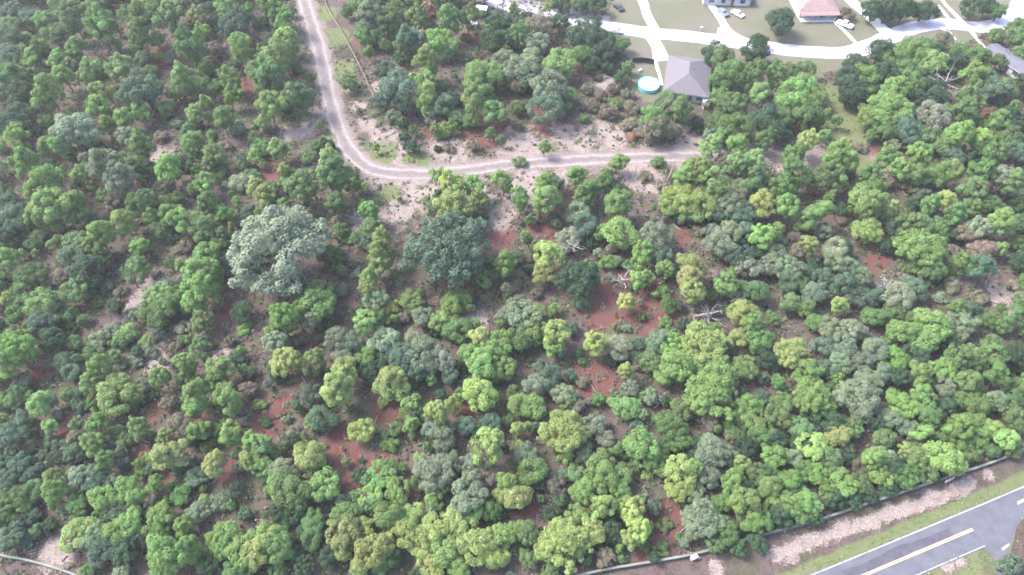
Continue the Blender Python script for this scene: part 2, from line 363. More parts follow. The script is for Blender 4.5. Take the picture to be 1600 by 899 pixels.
# paved road at the lower right, its markings and the junction
LR = smooth_line([at(*p) for p in [(1040, 1030), (1200, 962), (1360, 895), (1523, 826), (1600, 793), (1720, 740)]], 1)
tag(ribbon('paved_road', LR, -3.35, 3.35, .012, M_ASPH, rough=.05, seed=31), kind='structure')
LRa = smooth_line([at(*p) for p in [(1040, 1030), (1200, 962), (1360, 895), (1520, 827)]], 1)
tag(ribbon('road_patch', LRa[:-4], .35, 1.9, .018, M_ASPH_D, rough=.25, seed=36), kind='structure')
tag(ribbon('road_marking', LR, 3.0, 3.24, .024, M_WHITE, rough=.02, seed=32, nx=2), kind='structure')
tag(ribbon('road_marking', LRa, .06, .24, .024, M_CREAM, rough=.02, seed=33, nx=2), kind='structure')
tag(ribbon('road_marking', LRa, -.24, -.06, .024, M_CREAM, rough=.02, seed=35, nx=2), kind='structure')
tag(ribbon('road_marking', LRa, -3.2, -3.0, .024, M_WHITE, rough=.02, seed=34, nx=2), kind='structure')
sheet('road_junction', [(1518, 852), (1536, 856), (1549, 866), (1556, 880), (1560, 905), (1577, 905), (1578, 858), (1588, 820), (1605, 805), (1640, 786), (1600, 792), (1520, 828)], .016, M_ASPH)
mb = MB(); mb.poly([(*at(*p)[:2], .02) for p in [(1579, 905), (1580, 860), (1589, 822), (1604, 806), (1680, 780), (1700, 905)]]); o_ = mb.build('bare_verge', mat('brown_soil', (.075, .058, .048), .95, .05, .4, .8, bump=.4))
if o_.data.polygons[0].normal.z < 0: o_.data.flip_normals()
tag(o_, kind='structure')
sheet('road_marking', [(1564, 857), (1576, 849), (1578, 852), (1567, 861)], .022, M_WHITE)
sheet('road_marking', [(1589, 784), (1600, 779), (1600, 784), (1590, 789)], .03, M_CREAM)

# ------------------------------------------------------------------ tree prototypes (numpy leaf clouds)
def leafcloud(P, Nn, size, g, aspect=1.5):
    n = len(P); Nn = Nn / (np.linalg.norm(Nn, axis=1)[:, None] + 1e-9)
    h = g.normal(size=(n, 3)); T = np.cross(Nn, h); T /= (np.linalg.norm(T, axis=1)[:, None] + 1e-9); B = np.cross(Nn, T)
    s = size * g.uniform(.7, 1.35, (n, 1)); a = s * aspect
    V = np.stack([P - T * a, P - B * s, P + T * a, P + B * s], 1)
    V[:, 0] -= Nn * s * .25; V[:, 2] -= Nn * s * .25
    return V.reshape(-1, 3), np.arange(n * 4).reshape(-1, 4)
def sph(n, g):
    d = g.normal(size=(n, 3)); return d / np.linalg.norm(d, axis=1)[:, None]
def crown_shape(kind, seed):
    """lobe centres, radii, semi-axes for a crown of unit radius; base of the tree at z = 0"""
    g = np.random.default_rng(seed)
    if kind == 'p':   c0, az, nl, lr, per, ls, asp = 1.75, 1.48, 50, (.15, .33), 135, .029, 2.2
    elif kind == 'o': c0, az, nl, lr, per, ls, asp = 1.00, .82, 58, (.13, .32), 140, .027, 1.5
    elif kind == 'O': c0, az, nl, lr, per, ls, asp = .80, .66, 170, (.08, .21), 90, .017, 1.5
    else:             c0, az, nl, lr, per, ls, asp = .42, .42, 24, (.16, .38), 110, .038, 1.6
    C = []; Rr = []
    lean = g.normal(size=2) * .09; sparse = g.uniform(.0, .34); ragged = g.uniform(.05, .30); nl = int(nl * g.uniform(.75, 1.15))
    # a few big boughs give the outline its bays, the lobes sit on them
    nb = {'p': 7, 'o': 6, 'O': 8, 's': 4}[kind]
    bd = sph(nb, g); bd[:, 2] = np.abs(bd[:, 2]) * .9 - .15
    bd /= np.linalg.norm(bd, axis=1)[:, None]; bl_ = g.uniform(.80, 1.18, nb)
    if kind == 'O':
        sub = []
        while len(sub) < 19:
            d = sph(1, g)[0]
            if d[2] < -.35 or (sub and max(d @ q for q in sub) > .90): continue
            sub.append(d)
        for d in sub:
            sc = d * np.array([1, 1, az]) * g.uniform(.58, .80) + np.array([0, 0, c0]); sr = g.uniform(.20, .33)
            e = sph(9, g); e[:, 2] = e[:, 2] * .7 + .2
            for q in e: C.append(sc + q * sr * np.array([1, 1, .8])); Rr.append(g.uniform(.075, .135))
            C.append(sc + np.array([0, 0, sr * .3])); Rr.append(sr * .75)
    while len(C) < nl and kind != 'O':
        d = sph(1, g)[0]
        if d[2] < -.8 or (d[2] < -.2 and g.random() < .4): continue
        k = (bd @ d).max(); rad = (.56 + .36 * np.clip((k - .5) / .5, 0, 1)) * g.uniform(.80, 1.05) * bl_[(bd @ d).argmax()]
        if k < .72 and g.random() < sparse * 2: continue
        if g.random() < ragged: rad *= g.uniform(.4, 1.15)
        r = g.uniform(*lr)
        if kind == 'p':                       # narrower towards the top
            zf = d[2]; shrink = 1.0 - .42 * max(zf, 0) ** 1.3
            p = np.array([d[0] * rad * shrink, d[1] * rad * shrink, d[2] * az * rad]); r *= (1.05 - .3 * max(zf, 0))
        else: p = np.array([d[0] * rad, d[1] * rad, d[2] * az * rad])
        p[2] += c0; p[:2] += lean * p[2]; C.append(p); Rr.append(r)
    return np.array(C), np.array(Rr), c0, az, per, ls, asp, g
def make_crown(kind, seed):
    C, Rr, c0, az, per, ls, asp, g = crown_shape(kind, seed)
    Ps, Ns, Ti = [], [], []
    cen = np.array([0, 0, c0 - .25 * az])
    for c, r in zip(C, Rr):
        n = int(per * (r / Rr.mean()) ** 1.6); d = sph(n * 2, g); out = c - cen; out /= np.linalg.norm(out) + 1e-9
        d = d[(d @ out > -.35) & (d[:, 2] > -.75)][:n]
        sub = sph(5, g); bump_ = 1 + .16 * np.clip((d @ sub.T).max(1) * 2 - 1.2, -.5, .8)
        P = c + d * (r * bump_ * g.uniform(.80, 1.06, len(d)))[:, None] * np.array([1, 1, .85])
        Ps.append(P); Ns.append(d + g.normal(size=d.shape) * .42 + np.array([0, 0, .40])); Ti.append(np.clip(g.normal(.5 + g.normal() * .13, .13, len(d)), 0, 1))
    k = {'p': 420, 'o': 420, 'O': 1500, 's': 160}[kind]
    d = sph(k, g) * (g.random((k, 1)) ** .4) * .62; P = d * np.array([1, 1, az]) + np.array([0, 0, c0]); Ps.append(P); Ns.append(sph(k, g)); Ti.append(np.full(k, .35))
    P = np.concatenate(Ps); V, F = leafcloud(P, np.concatenate(Ns), ls, g, asp)
    if kind == 's': V[:, 2] = np.maximum(V[:, 2], .01)
    ob = mesh_np('crown' if kind != 's' else 'foliage', V, F, M_LEAF, attrs=[('tint', 'FACE', 'FLOAT', np.concatenate(Ti))], link=False)
    mb = MB()
    if kind == 's':
        for j in range(6):
            a = g.uniform(0, 6.28); mb.tube([(0.03 * math.cos(a), .03 * math.sin(a), -.03), (.25 * math.cos(a), .25 * math.sin(a), .3), (.45 * math.cos(a), .45 * math.sin(a), .55)], [.03, .02, .008], 4)
        return ob, mb.build('stem', M_BARK, link=False)
    top = c0 + az * (.7 if kind == 'p' else .2)
    tr = .055 if kind == 'p' else .075
    mx = C[:, 0].mean() * .5; my = C[:, 1].mean() * .5
    mb.tube([(0, 0, -.05), (mx * .2, my * .2, .35), (mx * .6, my * .6, c0 * .6), (mx, my, c0), (mx, my, top)], [tr * 1.3, tr, tr * .85, tr * .6, tr * .15], 7)
    for j in g.choice(len(C), {'p': 12, 'o': 12, 'O': 26}[kind], replace=False):
        e = C[j]; z0 = max(.35 * c0, e[2] - .45 * np.hypot(e[0], e[1]) - .15); z0 = min(z0, top * .9); f = z0 / c0
        mb.tube([(mx * min(f, 1), my * min(f, 1), z0), tuple((np.array([0, 0, z0]) * .45 + e * .55) + g.normal(size=3) * .04), tuple(e)], [tr * .5, tr * .32, tr * .1], 4)
    return ob, mb.build('trunk', M_BARK, link=False)
PROTO = {'p': [make_crown('p', 100 + k) for k in range(14)], 'o': [make_crown('o', 200 + k) for k in range(14)],
         'O': [make_crown('O', 300 + k) for k in range(4)], 's': [make_crown('s', 400 + k) for k in range(6)]}
CU = {'p': 1.75, 'o': 1.00, 'O': .80, 's': .42}
COLR = {'y': (.215, .275, .095), 'l': (.150, .240, .078), 'm': (.103, .172, .065), 'd': (.043, .082, .043), 'b': (.082, .132, .084), 'g': (.160, .202, .127), 'w': (.160, .148, .104), 'r': (.22, .13, .085), 'G': (.205, .240, .168)}
LOOK = {'y': 'yellow-green', 'l': 'light green', 'm': 'mid green', 'd': 'dark green', 'b': 'blue-green', 'g': 'pale grey-green', 'w': 'olive brown', 'r': 'rusty brown', 'G': 'silvery grey-green'}

# tiles of the photo, 400 by 300 pixels each, trees noted as x y r colour+shape in thirds of a pixel
TILES = {}
TILES[(0, 0)] = '''60 60 50 bo;130 90 50 bo;340 85 60 mp;590 60 45 mp;455 110 70 lp;640 130 80 mp;910 80 45 yp;800 50 50 mp;1060 40 50 lp;1090 140 80 bo;940 170 35 lp;500 190 30 lp;350 220 45 lp;190 220 40 lp;130 280 40 lp
280 280 40 lp;890 230 60 mp;730 265 30 ys;635 225 30 ls;1130 240 55 lp;435 330 50 lp;550 310 60 lp;470 370 30 lp;680 430 95 bo;870 380 55 lp;920 430 40 mp;1085 370 50 lp;1070 450 40 lp;1185 340 30 lp;300 350 50 lp;220 420 55 lp;205 480 45 lp;150 360 45 mp;60 360 55 mp;60 260 60 bo;40 180 60 bo;510 430 45 yp;430 500 45 lp;340 600 95 go;490 590 40 lp;660 540 45 lp;570 560 40 lp;780 510 45 mp;920 530 40 lp;970 480 35 lp;1040 560 50 mp;1115 600 45 gs;1020 400 35 ms;210 570 40 mp;100 540 70 do;60 590 70 do;90 450 70 do;60 660 50 lp;110 760 50 lp;240 660 35 lp;305 680 40 lp;340 720 45 ms;410 650 30 lp;600 640 40 gp;670 690 50 lp;500 760 70 gp;560 830 60 gp;770 790 60 lp;850 760 45 ds;920 670 50 lp;1000 730 50 lp;1030 800 50 ms;945 850 50 lp;1120 860 50 gs;1180 730 30 lp;260 840 70 lp;370 820 35 lp;190 870 45 lp;1170 820 40 ms;220 100 50 mo;260 30 50 mp;420 40 50 mo;700 40 50 mo;1000 40 40 do;730 180 45 mo;1000 230 45 wo;250 160 50 mo;60 120 50 mo;30 330 40 do;140 440 50 do;830 130 40 ds;600 420 35 ms;760 640 40 ws;830 580 35 gs;450 700 40 ds;1050 680 40 ws'''
TILES[(400, 0)] = '''60 40 50 mp;110 60 50 lp;130 110 45 lp;155 190 50 lp;145 250 50 lp;70 290 70 lp;40 340 60 mp;90 370 60 mp;180 320 30 ms;200 450 65 mp;60 490 60 lp;110 690 45 lp;245 740 45 ms;20 700 40 mp;340 745 50 yp;380 820 80 mp;200 870 70 mp;20 885 40 yp;160 815 30 ls;420 50 40 mp;480 30 45 mp;540 90 70 gp;520 150 70 mo;640 90 60 mp;570 190 45 mp;740 80 55 mp;720 170 50 bp;700 220 45 mp;770 220 45 bp;870 200 65 lo;900 260 40 mp;900 90 70 mp;990 70 55 mp;820 60 45 rp;1110 200 55 do;1150 110 60 do;1180 180 50 do;820 310 65 lp;790 370 55 lp;800 440 55 yp;790 500 45 lp;620 340 50 bo;660 420 90 bo;600 470 50 bo;880 500 60 bo;880 620 50 ys;920 470 50 do;1040 370 80 lo;1120 350 75 lo;1040 470 70 lp;1010 560 45 mp;1110 520 60 mp;1170 290 50 go;960 590 30 ms;880 830 45 lp;940 870 70 yp;1160 850 50 lp;1020 870 50 lp;60 610 30 ws;30 110 40 ds;110 150 35 ds;660 40 40 mo;560 30 45 lp;1060 60 40 ms;980 180 35 ws;870 570 40 ws;540 610 0 ds;430 850 45 ds;330 600 0 ms;900 690 35 ws;850 700 25 ds'''
TILES[(800, 0)] = '''30 150 55 mp;60 100 60 do;120 130 60 wo;110 200 60 go;40 330 70 go;100 270 60 go;100 370 70 bo;230 300 75 lo;200 420 85 go;170 520 85 bo;250 460 60 mo;20 510 40 mp;330 180 80 do;420 190 60 do;340 260 50 mo;500 215 45 mp;380 120 40 do;220 110 45 do;420 250 60 do;450 530 55 ws;540 590 45 ws;640 520 40 ls;690 570 70 mo;745 460 45 mp;760 510 60 go;660 610 60 wo;740 610 55 wo;800 530 55 mp;960 260 65 do;1000 300 75 mo;1020 360 75 mo;960 400 50 mo;1040 500 70 mo;970 480 60 mo;1050 590 75 mo;950 570 55 mo;1130 250 60 do;1160 190 40 do;1140 350 60 mp;1170 430 60 lp;1160 540 70 do;1000 640 50 mo;920 700 55 lp;1080 680 55 lp;1180 650 50 mp;490 760 42 lp;300 820 50 lp;690 760 40 ms;40 760 35 ms;130 870 60 lp;370 880 50 lp;880 820 75 lp;960 870 70 lp;800 850 60 lp;1060 780 60 mp;1120 760 55 lp;1150 840 60 mp;1080 885 50 go;720 880 50 ws;440 860 50 mp;630 830 40 ws;500 880 45 ds;1000 760 45 wo;230 20 40 do;330 20 40 do;400 20 45 do;420 450 45 ws;480 490 40 ls;370 500 40 ws;340 560 35 ms;560 500 45 ws;600 620 40 ws;560 640 30 rs;350 420 40 ws;470 420 40 ws;540 440 35 ws;400 360 35 ws;30 590 35 ws;880 610 35 ds'''
TILES[(1200, 0)] = '''40 360 60 mp;80 460 80 lo;150 400 75 lo;215 450 62 lo;170 520 80 mo;60 560 60 mo;40 620 60 do;110 340 50 mo;180 330 45 mp;350 370 60 do;400 310 65 do;450 360 70 lo;380 440 70 do;450 440 50 mo;520 240 60 do;590 270 60 mo;680 250 70 mo;740 230 60 mo;780 300 75 lo;700 330 60 lo;640 330 60 mo;560 350 60 do;830 210 60 wo;900 250 50 mo;880 300 60 do;960 280 60 mo;670 400 60 mo;760 400 50 do;600 410 65 lp;560 520 115 lO;480 540 60 lo;650 610 70 bo;560 610 60 mo;960 370 55 lp;930 450 50 mp;1020 360 50 mo;1050 420 60 bo;1130 430 60 mo;990 480 35 lp;910 520 50 mp;860 540 50 mp;770 560 70 go;740 640 60 mo;900 620 60 lp;1060 560 50 lp;1020 545 35 rp;1030 650 60 lp;830 680 60 mo;1130 560 60 do;1150 640 60 mo;1100 680 40 lp;1170 720 50 bo;1060 740 50 mp;180 660 55 yp;300 720 60 lp;340 760 50 lp;100 740 60 mp;430 690 35 ws;550 740 50 lp;620 790 50 lp;710 740 60 lp;470 830 60 mp;250 820 70 mp;150 830 70 mp;110 880 40 lp;330 850 50 lp;480 880 60 lp;560 850 60 ws;720 800 60 mp;800 830 60 lp;870 800 50 lp;930 870 60 mp;1010 820 60 mp;1080 830 60 gp;1150 870 60 mp;62 95 74 do;365 65 45 ws;500 50 50 do;560 50 60 do;640 50 60 do;730 45 60 do;960 40 50 do;1020 40 50 do;1080 60 40 mo;1165 165 45 mo;1185 250 40 mo;1180 110 30 mo;1180 400 50 do;680 480 60 do;800 460 55 do;700 660 55 do;880 740 50 bo;960 740 45 do;1010 580 45 mo;500 440 50 do;380 810 45 ws;640 870 50 ws;20 830 35 ws'''
TILES[(0, 300)] = '''30 60 50 bo;60 140 75 bo;40 200 60 do;230 60 80 lp;190 120 60 lp;335 50 50 lp;350 110 60 lp;270 165 33 yp;280 220 25 yp;160 245 35 mp;60 300 50 lp;140 400 60 mo;100 470 50 mo;30 510 35 yp;460 200 60 lp;450 260 50 lp;360 240 60 mo;350 300 70 bo;460 320 50 mp;400 380 70 do;370 470 70 mo;430 440 50 do;580 150 65 lp;640 60 60 mo;480 20 40 mp;690 60 50 mp;700 110 40 lp;800 100 50 lp;900 130 65 lp;960 170 70 mp;1020 70 38 yp;1050 110 40 lp;960 60 50 mp;640 240 45 lp;600 380 60 mp;800 220 40 ds;870 250 50 ws;950 310 70 lp;960 370 80 lp;940 450 80 lp;1030 240 50 mp;920 540 60 lp;940 610 50 lp;740 480 60 lo;800 520 65 mo;700 560 60 mo;760 590 60 mo;460 520 35 ms;500 440 40 gs;600 660 55 ls;690 690 40 ys;560 700 50 ms;470 690 60 gs;420 760 60 ms;350 700 40 mp;110 520 50 mo;200 540 70 mo;240 500 50 mp;210 620 60 bo;250 690 60 do;320 580 60 ms;60 680 70 lp;80 760 80 lp;40 820 60 lp;450 830 60 lp;430 880 60 lp;540 840 60 gs;640 800 40 gs;700 750 45 gs;800 730 50 ws;930 760 55 mp;880 820 60 lp;1040 840 60 lp;980 880 45 lp;750 860 50 lp;300 800 50 bo;330 860 50 bo;1150 640 40 ls;850 640 40 gs;1140 560 50 do;30 380 45 mo;120 310 35 ws;60 590 50 mo;540 300 30 ws;500 120 35 ws;700 180 35 ws;750 160 45 mo;700 300 40 ws;560 470 35 ws;620 560 30 gs;830 420 35 gs;730 380 35 ws;330 640 40 ds;1010 540 30 ws;860 700 35 ms;130 650 40 mo;820 790 40 gs;200 720 30 ws;1080 700 35 ws;280 400 40 wo'''
TILES[(400, 300)] = '''110 285 245 GO;895 275 205 bO;390 50 50 mp;20 30 50 yp;400 130 40 ws;540 100 50 lp;530 180 50 mo;510 230 45 bo;430 225 30 ys;600 225 45 yp;610 290 60 lp;570 350 55 yp;520 420 50 lp;530 470 45 yp;400 460 45 gs;290 470 60 lo;270 520 85 lo;120 600 70 lp;80 640 50 lp;260 600 45 wp;150 800 70 yp;230 810 60 lp;80 720 60 gp;400 850 65 yp;310 850 40 bs;380 690 60 go;450 710 50 go;400 760 50 go;510 620 60 lp;570 600 50 mp;520 760 50 lo;600 700 60 go;640 760 50 bo;560 500 55 go;640 540 45 ys;740 510 50 lo;790 590 50 go;860 610 50 lo;940 640 60 mo;920 530 60 lo;980 490 45 lo;740 700 60 go;700 780 70 bo;800 760 80 go;880 800 60 go;640 860 65 yp;1060 690 60 yp;1010 750 60 lo;1140 720 70 lo;1060 820 80 lo;900 870 50 bo;1150 350 60 lp;1100 400 50 lp;1180 580 50 go;960 50 85 yp;1040 40 50 yp;850 70 40 mp;1160 820 60 lo;450 340 30 ws;470 380 30 gs;700 590 40 ws;480 540 30 ws;620 430 35 ws;1050 200 30 ws;1110 480 30 ws;300 680 35 ws;760 850 60 bo;520 840 50 do;600 800 45 do;1080 500 25 ws;190 700 45 ws;380 350 30 ms;640 620 35 bs;840 650 40 ds'''
TILES[(800, 300)] = '''40 30 50 lp;130 40 70 lp;290 110 65 go;330 170 65 bo;260 230 55 go;350 30 50 lp;480 60 70 lp;80 215 35 lp;190 310 70 yp;150 380 60 yo;80 300 35 ws;315 410 110 dO;420 200 35 lp;530 215 85 lo;690 220 75 go;610 300 60 lp;730 370 45 lp;690 300 60 bo;630 410 40 lp;590 420 45 lp;540 500 48 yp;840 320 60 yp;840 390 60 yp;830 460 60 yp;740 60 60 lo;800 40 85 yo;870 50 85 lo;850 100 60 lo;1000 60 60 go;1080 100 60 bo;960 110 50 bo;1000 180 60 go;970 250 70 go;1100 190 60 bo;1180 60 60 yp;1160 210 60 lp;1060 300 60 bo;1100 360 60 go;1180 350 50 go;1000 450 55 lp;940 410 55 wo;1140 470 60 mo;1100 560 70 yp;1120 620 65 lp;610 590 30 ms;540 640 25 gs;210 660 68 yp;190 720 50 lp;130 580 60 lo;60 600 80 go;40 700 60 mo;100 650 60 lo;380 710 55 yp;500 730 60 go;540 850 45 yp;130 820 40 bs;180 880 60 bo;690 700 60 go;740 720 60 lo;780 800 85 lo;900 720 120 yO;960 860 110 lO;1090 830 60 lo;1060 680 50 yo;660 800 50 mo;700 860 50 lo;20 530 50 go;560 440 30 ms;1160 690 60 mo;20 440 35 ws;110 480 35 ws;720 620 40 ms;800 620 40 ds;480 790 50 ds;590 770 40 gs;40 130 30 ws;120 130 30 ws;560 150 40 ws;680 130 45 ws;350 340 40 gs;460 400 30 ws;1060 420 35 gs;330 790 30 ms;1180 790 50 do;1010 560 30 ds;760 660 35 gs;1160 290 40 do;870 180 30 ws;590 820 35 ws;850 590 30 ws'''
TILES[(1200, 300)] = '''40 10 60 lp;90 60 60 lp;230 80 60 lp;285 30 35 lp;180 130 50 lp;190 255 45 yp;20 190 40 lp;420 30 60 lp;490 60 75 lp;580 80 45 yp;455 190 62 yo;650 120 60 mp;700 160 60 mo;600 180 55 bo;715 265 112 lO;740 350 60 mo;780 370 50 mo;850 50 50 yp;860 110 50 mp;960 60 50 mp;1110 140 60 lp;990 170 50 gp;1050 190 40 lp;930 200 50 wo;1100 270 35 lp;1010 280 60 wo;1170 240 40 mp;920 330 50 lp;1020 370 60 bp;1170 330 50 do;1170 60 40 do;40 300 50 go;80 360 60 go;290 270 60 go;320 330 60 go;380 350 50 go;450 390 45 go;370 440 70 bo;430 500 60 bo;150 440 50 mo;230 470 60 go;110 520 50 mo;350 540 50 yp;600 500 70 go;690 440 60 bo;800 500 40 gs;570 580 60 mo;490 590 50 mo;880 540 45 lp;910 610 60 go;770 610 80 lo;740 680 80 lo;620 660 60 lo;870 780 60 mp;600 780 60 lo;1040 700 45 mo;1070 770 60 lp;960 790 60 mp;1170 600 50 mp;1100 640 50 mo;230 620 50 mo;300 640 60 go;400 650 55 go;360 730 60 go;500 760 60 go;430 800 60 go;530 850 50 go;470 870 60 go;330 800 50 go;115 760 90 yO;190 840 60 lo;930 870 60 mp;820 840 60 lo;720 860 60 lp;1080 870 60 mp;20 600 40 ms;350 130 35 ws;130 210 35 ws;880 280 40 ws;560 250 40 do;260 190 45 go;160 290 45 wo;260 400 45 bo;80 440 50 bo;170 550 40 mo;540 490 45 bo;650 590 50 mo;850 720 50 do;700 770 60 do;1160 770 60 do;1000 600 45 ms;1090 540 30 ms;1160 440 50 ws;260 720 50 bo;280 840 50 bo;620 880 50 do;1180 150 45 mo;780 160 45 mo;1040 60 45 mp;750 60 45 mp;810 210 35 mo;860 440 45 ws;640 400 35 ws;60 230 40 ws;1000 500 45 ws;850 360 35 ms'''
TILES[(0, 599)] = '''175 90 60 lp;60 80 40 mp;90 40 40 mp;270 150 40 gs;380 110 50 bs;530 60 85 yo;610 60 55 yo;650 220 50 lp;430 230 55 lp;440 290 60 lp;240 210 35 lp;240 270 45 bs;145 310 30 gs;100 370 50 bo;60 250 60 bo;40 460 50 bo;80 430 40 bo;320 290 45 bs;480 370 50 lp;450 450 60 bo;370 440 50 go;250 430 48 yp;250 520 60 lp;340 480 45 gs;155 520 60 mo;60 560 60 mo;660 420 45 ms;790 320 80 yp;760 245 35 yp;730 350 40 lp;580 500 65 lo;490 540 60 lo;640 530 60 lo;720 480 40 lp;900 40 60 lp;900 110 60 lp;1060 50 60 lp;1100 100 60 lp;930 210 50 lp;1090 260 55 lp;1180 290 50 lp;1170 380 50 yp;850 190 60 wo;1010 370 60 yp;930 440 50 go;840 520 70 ms;1030 560 60 gs;960 560 40 ys;920 610 50 go;760 620 60 lo;750 690 50 lo;360 700 70 yo;440 710 60 go;540 680 60 lo;620 660 60 lo;470 790 60 bo;140 720 50 bs;60 720 60 bo;850 680 50 lp;900 770 70 lp;780 820 90 lo;1060 740 100 lO;1160 780 75 lo;980 850 50 mo;1100 870 60 mo;30 360 50 bo;30 630 45 mo;160 420 45 bo;320 400 40 gs;550 230 45 ms;520 300 45 bs;580 380 40 bs;360 560 50 mo;200 340 35 bs;110 180 45 bo;480 120 40 bs;350 340 45 bo;560 590 45 bo;880 620 40 bs;680 610 40 do;580 800 60 do;660 760 45 do;700 60 35 ms;970 300 35 ms;260 350 40 do;100 650 40 do;780 520 40 ws;1100 500 40 do;1140 180 35 ws;600 160 30 ws'''
TILES[(400, 599)] = '''400 30 85 yp;640 25 70 yo;590 90 35 ys;250 60 60 bo;330 180 75 bo;510 230 62 yo;635 290 45 ls;700 130 55 lp;720 190 40 lp;240 320 82 yo;310 375 40 ws;40 290 50 lp;40 390 50 lo;130 410 60 go;100 490 60 lo;175 510 88 mo;340 480 80 lo;410 620 60 lo;590 430 60 lo;530 530 60 lo;620 600 80 lo;660 510 60 lo;860 150 65 yp;920 110 45 yp;1050 70 85 yo;830 210 55 go;870 260 60 go;1040 300 85 yp;830 420 105 gO;900 380 60 go;1000 520 85 go;830 550 50 lo;740 620 60 yo;700 700 70 yo;850 690 80 yo;950 660 80 yo;900 780 70 lo;1040 760 80 yo;1120 820 60 yo;1150 720 60 lo;1180 480 60 lp;1170 540 50 yo;60 700 80 yo;110 770 80 lo;30 800 80 yo;420 700 75 yo;400 770 60 yo;500 690 50 yo;540 800 80 yo;600 850 50 mo;270 640 60 mo;260 750 60 mo;220 860 50 do;820 850 60 yo;950 850 60 lo;180 620 50 do;330 820 55 do;470 610 50 mo;990 190 55 bo;760 130 50 bo;1010 380 50 go;1090 430 50 wo;1150 300 40 ds;1100 600 55 mo;1000 620 60 lo;760 770 60 yo;690 640 55 mo;100 210 0 ms;760 350 30 ls;480 870 50 lo;1100 200 50 bo;560 570 45 mo;880 480 50 mo;100 610 50 do;760 480 45 mo;40 180 30 ms;150 170 25 gs;170 230 35 ws;520 420 25 gs;490 360 20 ds;60 480 40 do;20 100 40 ls;640 810 50 do'''
TILES[(800, 599)] = '''240 230 125 yO;230 50 55 go;130 10 60 go;100 100 60 lo;40 120 60 lo;20 210 40 yp;10 290 35 yp;70 330 60 go;70 430 80 lo;50 530 70 yo;540 120 65 lo;430 260 50 go;480 290 45 mo;600 290 85 lo;640 350 55 lo;680 375 45 lo;730 200 70 mo;780 280 50 lo;930 60 120 lO;1110 110 60 lo;1140 170 60 lo;1020 240 40 gs;930 330 70 go;1020 350 50 go;850 390 50 lp;790 430 70 yo;780 500 60 yo;420 430 80 lo;330 510 60 lo;500 510 60 lo;570 560 50 yp;540 620 50 yp;590 680 58 yp;560 740 50 yp;400 580 60 yp;310 640 60 lo;260 570 30 ls;250 750 120 yO;380 700 70 yo;170 770 70 yo;640 425 35 ys;930 450 60 go;1030 470 60 lo;900 640 105 gO;860 660 60 go;1000 700 60 mo;940 745 50 mo;1090 590 80 lo;1130 640 65 lo;1090 380 40 yp;1140 430 50 mo;1180 500 40 mo;1170 250 60 mo;700 770 40 ms;340 140 0 ms;390 200 55 go;350 330 45 go;520 330 40 ms;180 610 40 do;150 450 50 do;200 480 50 wo;450 620 55 do;470 700 50 do;620 760 40 ms;90 700 55 mo;30 700 50 lo;330 810 45 do;800 140 50 mo;690 330 50 mo;840 300 50 do;1100 300 50 do;1060 160 50 mo;1060 240 40 mo;980 560 45 mo;870 550 50 go;1080 500 50 do;1160 760 45 do;1060 770 45 do;640 60 45 go;480 50 35 bs;560 30 45 go;250 350 40 ls;300 410 50 mo;220 540 45 do;720 660 40 ms;500 430 60 lo;80 830 45 mo'''
TILES[(1200, 599)] = '''200 60 100 lO;270 120 60 lo;60 150 60 mo;430 60 80 go;370 60 60 go;450 130 60 go;340 240 60 yo;220 300 70 yo;120 360 45 go;50 350 60 lo;90 440 60 lo;30 480 60 lo;240 430 60 lo;110 560 60 lo;200 570 60 lo;350 470 60 lo;470 345 50 lp;540 250 60 mo;580 160 60 go;640 130 60 lo;600 60 60 lo;700 220 50 lp;760 140 60 mo;640 320 40 yp;720 350 60 lo;800 340 90 lo;740 410 50 mo;520 430 60 lo;650 450 60 mo;870 190 60 lp;890 270 60 mo;950 180 60 mo;1060 210 60 lo;980 250 50 lo;1110 250 50 lp;1000 100 60 mo;1070 90 50 go;1150 150 50 mo;720 50 60 lo;830 30 50 go;940 330 45 mo;960 20 50 mo;870 370 40 do;310 560 50 do;400 550 40 do;160 620 45 mo;60 640 50 do;1130 850 60 bs;140 200 60 mo;300 180 60 do;400 220 50 mo;290 360 55 mo;160 270 50 do;20 250 55 do;170 400 50 mo;290 500 50 mo;30 570 50 lo;430 400 50 wo;440 470 50 mo;560 340 50 go;590 400 50 do;500 190 50 do;660 220 50 go;820 240 50 mo;850 110 50 do;920 90 50 mo;980 180 45 lo;1150 60 45 mo;1130 310 40 mo;1050 320 40 mo;780 440 40 ds;560 490 40 do;480 520 40 do;220 640 35 do;1180 200 45 mo;60 90 50 mo;130 480 45 do;1180 20 45 mo;700 300 45 mo;380 330 45 do'''
trees = []                                       # [u, v, r_px, colour, shape]
for (tx, ty), s in TILES.items():
    for it in s.replace('\n', ';').split(';'):
        a = it.split()
        if len(a) != 4 or float(a[2]) <= 0: continue
        trees.append([tx + float(a[0]) / 3, ty + float(a[1]) / 3, float(a[2]) / 3, a[3][0], a[3][1]])

small = sorted((t for t in trees if t[4] == 'p' and t[3] == 'm'), key=lambda t: t[2])[:24]
for t in small: t[4] = 'o'  # smallest mid-green pines, given broadleaf crowns and broadleaf names instead

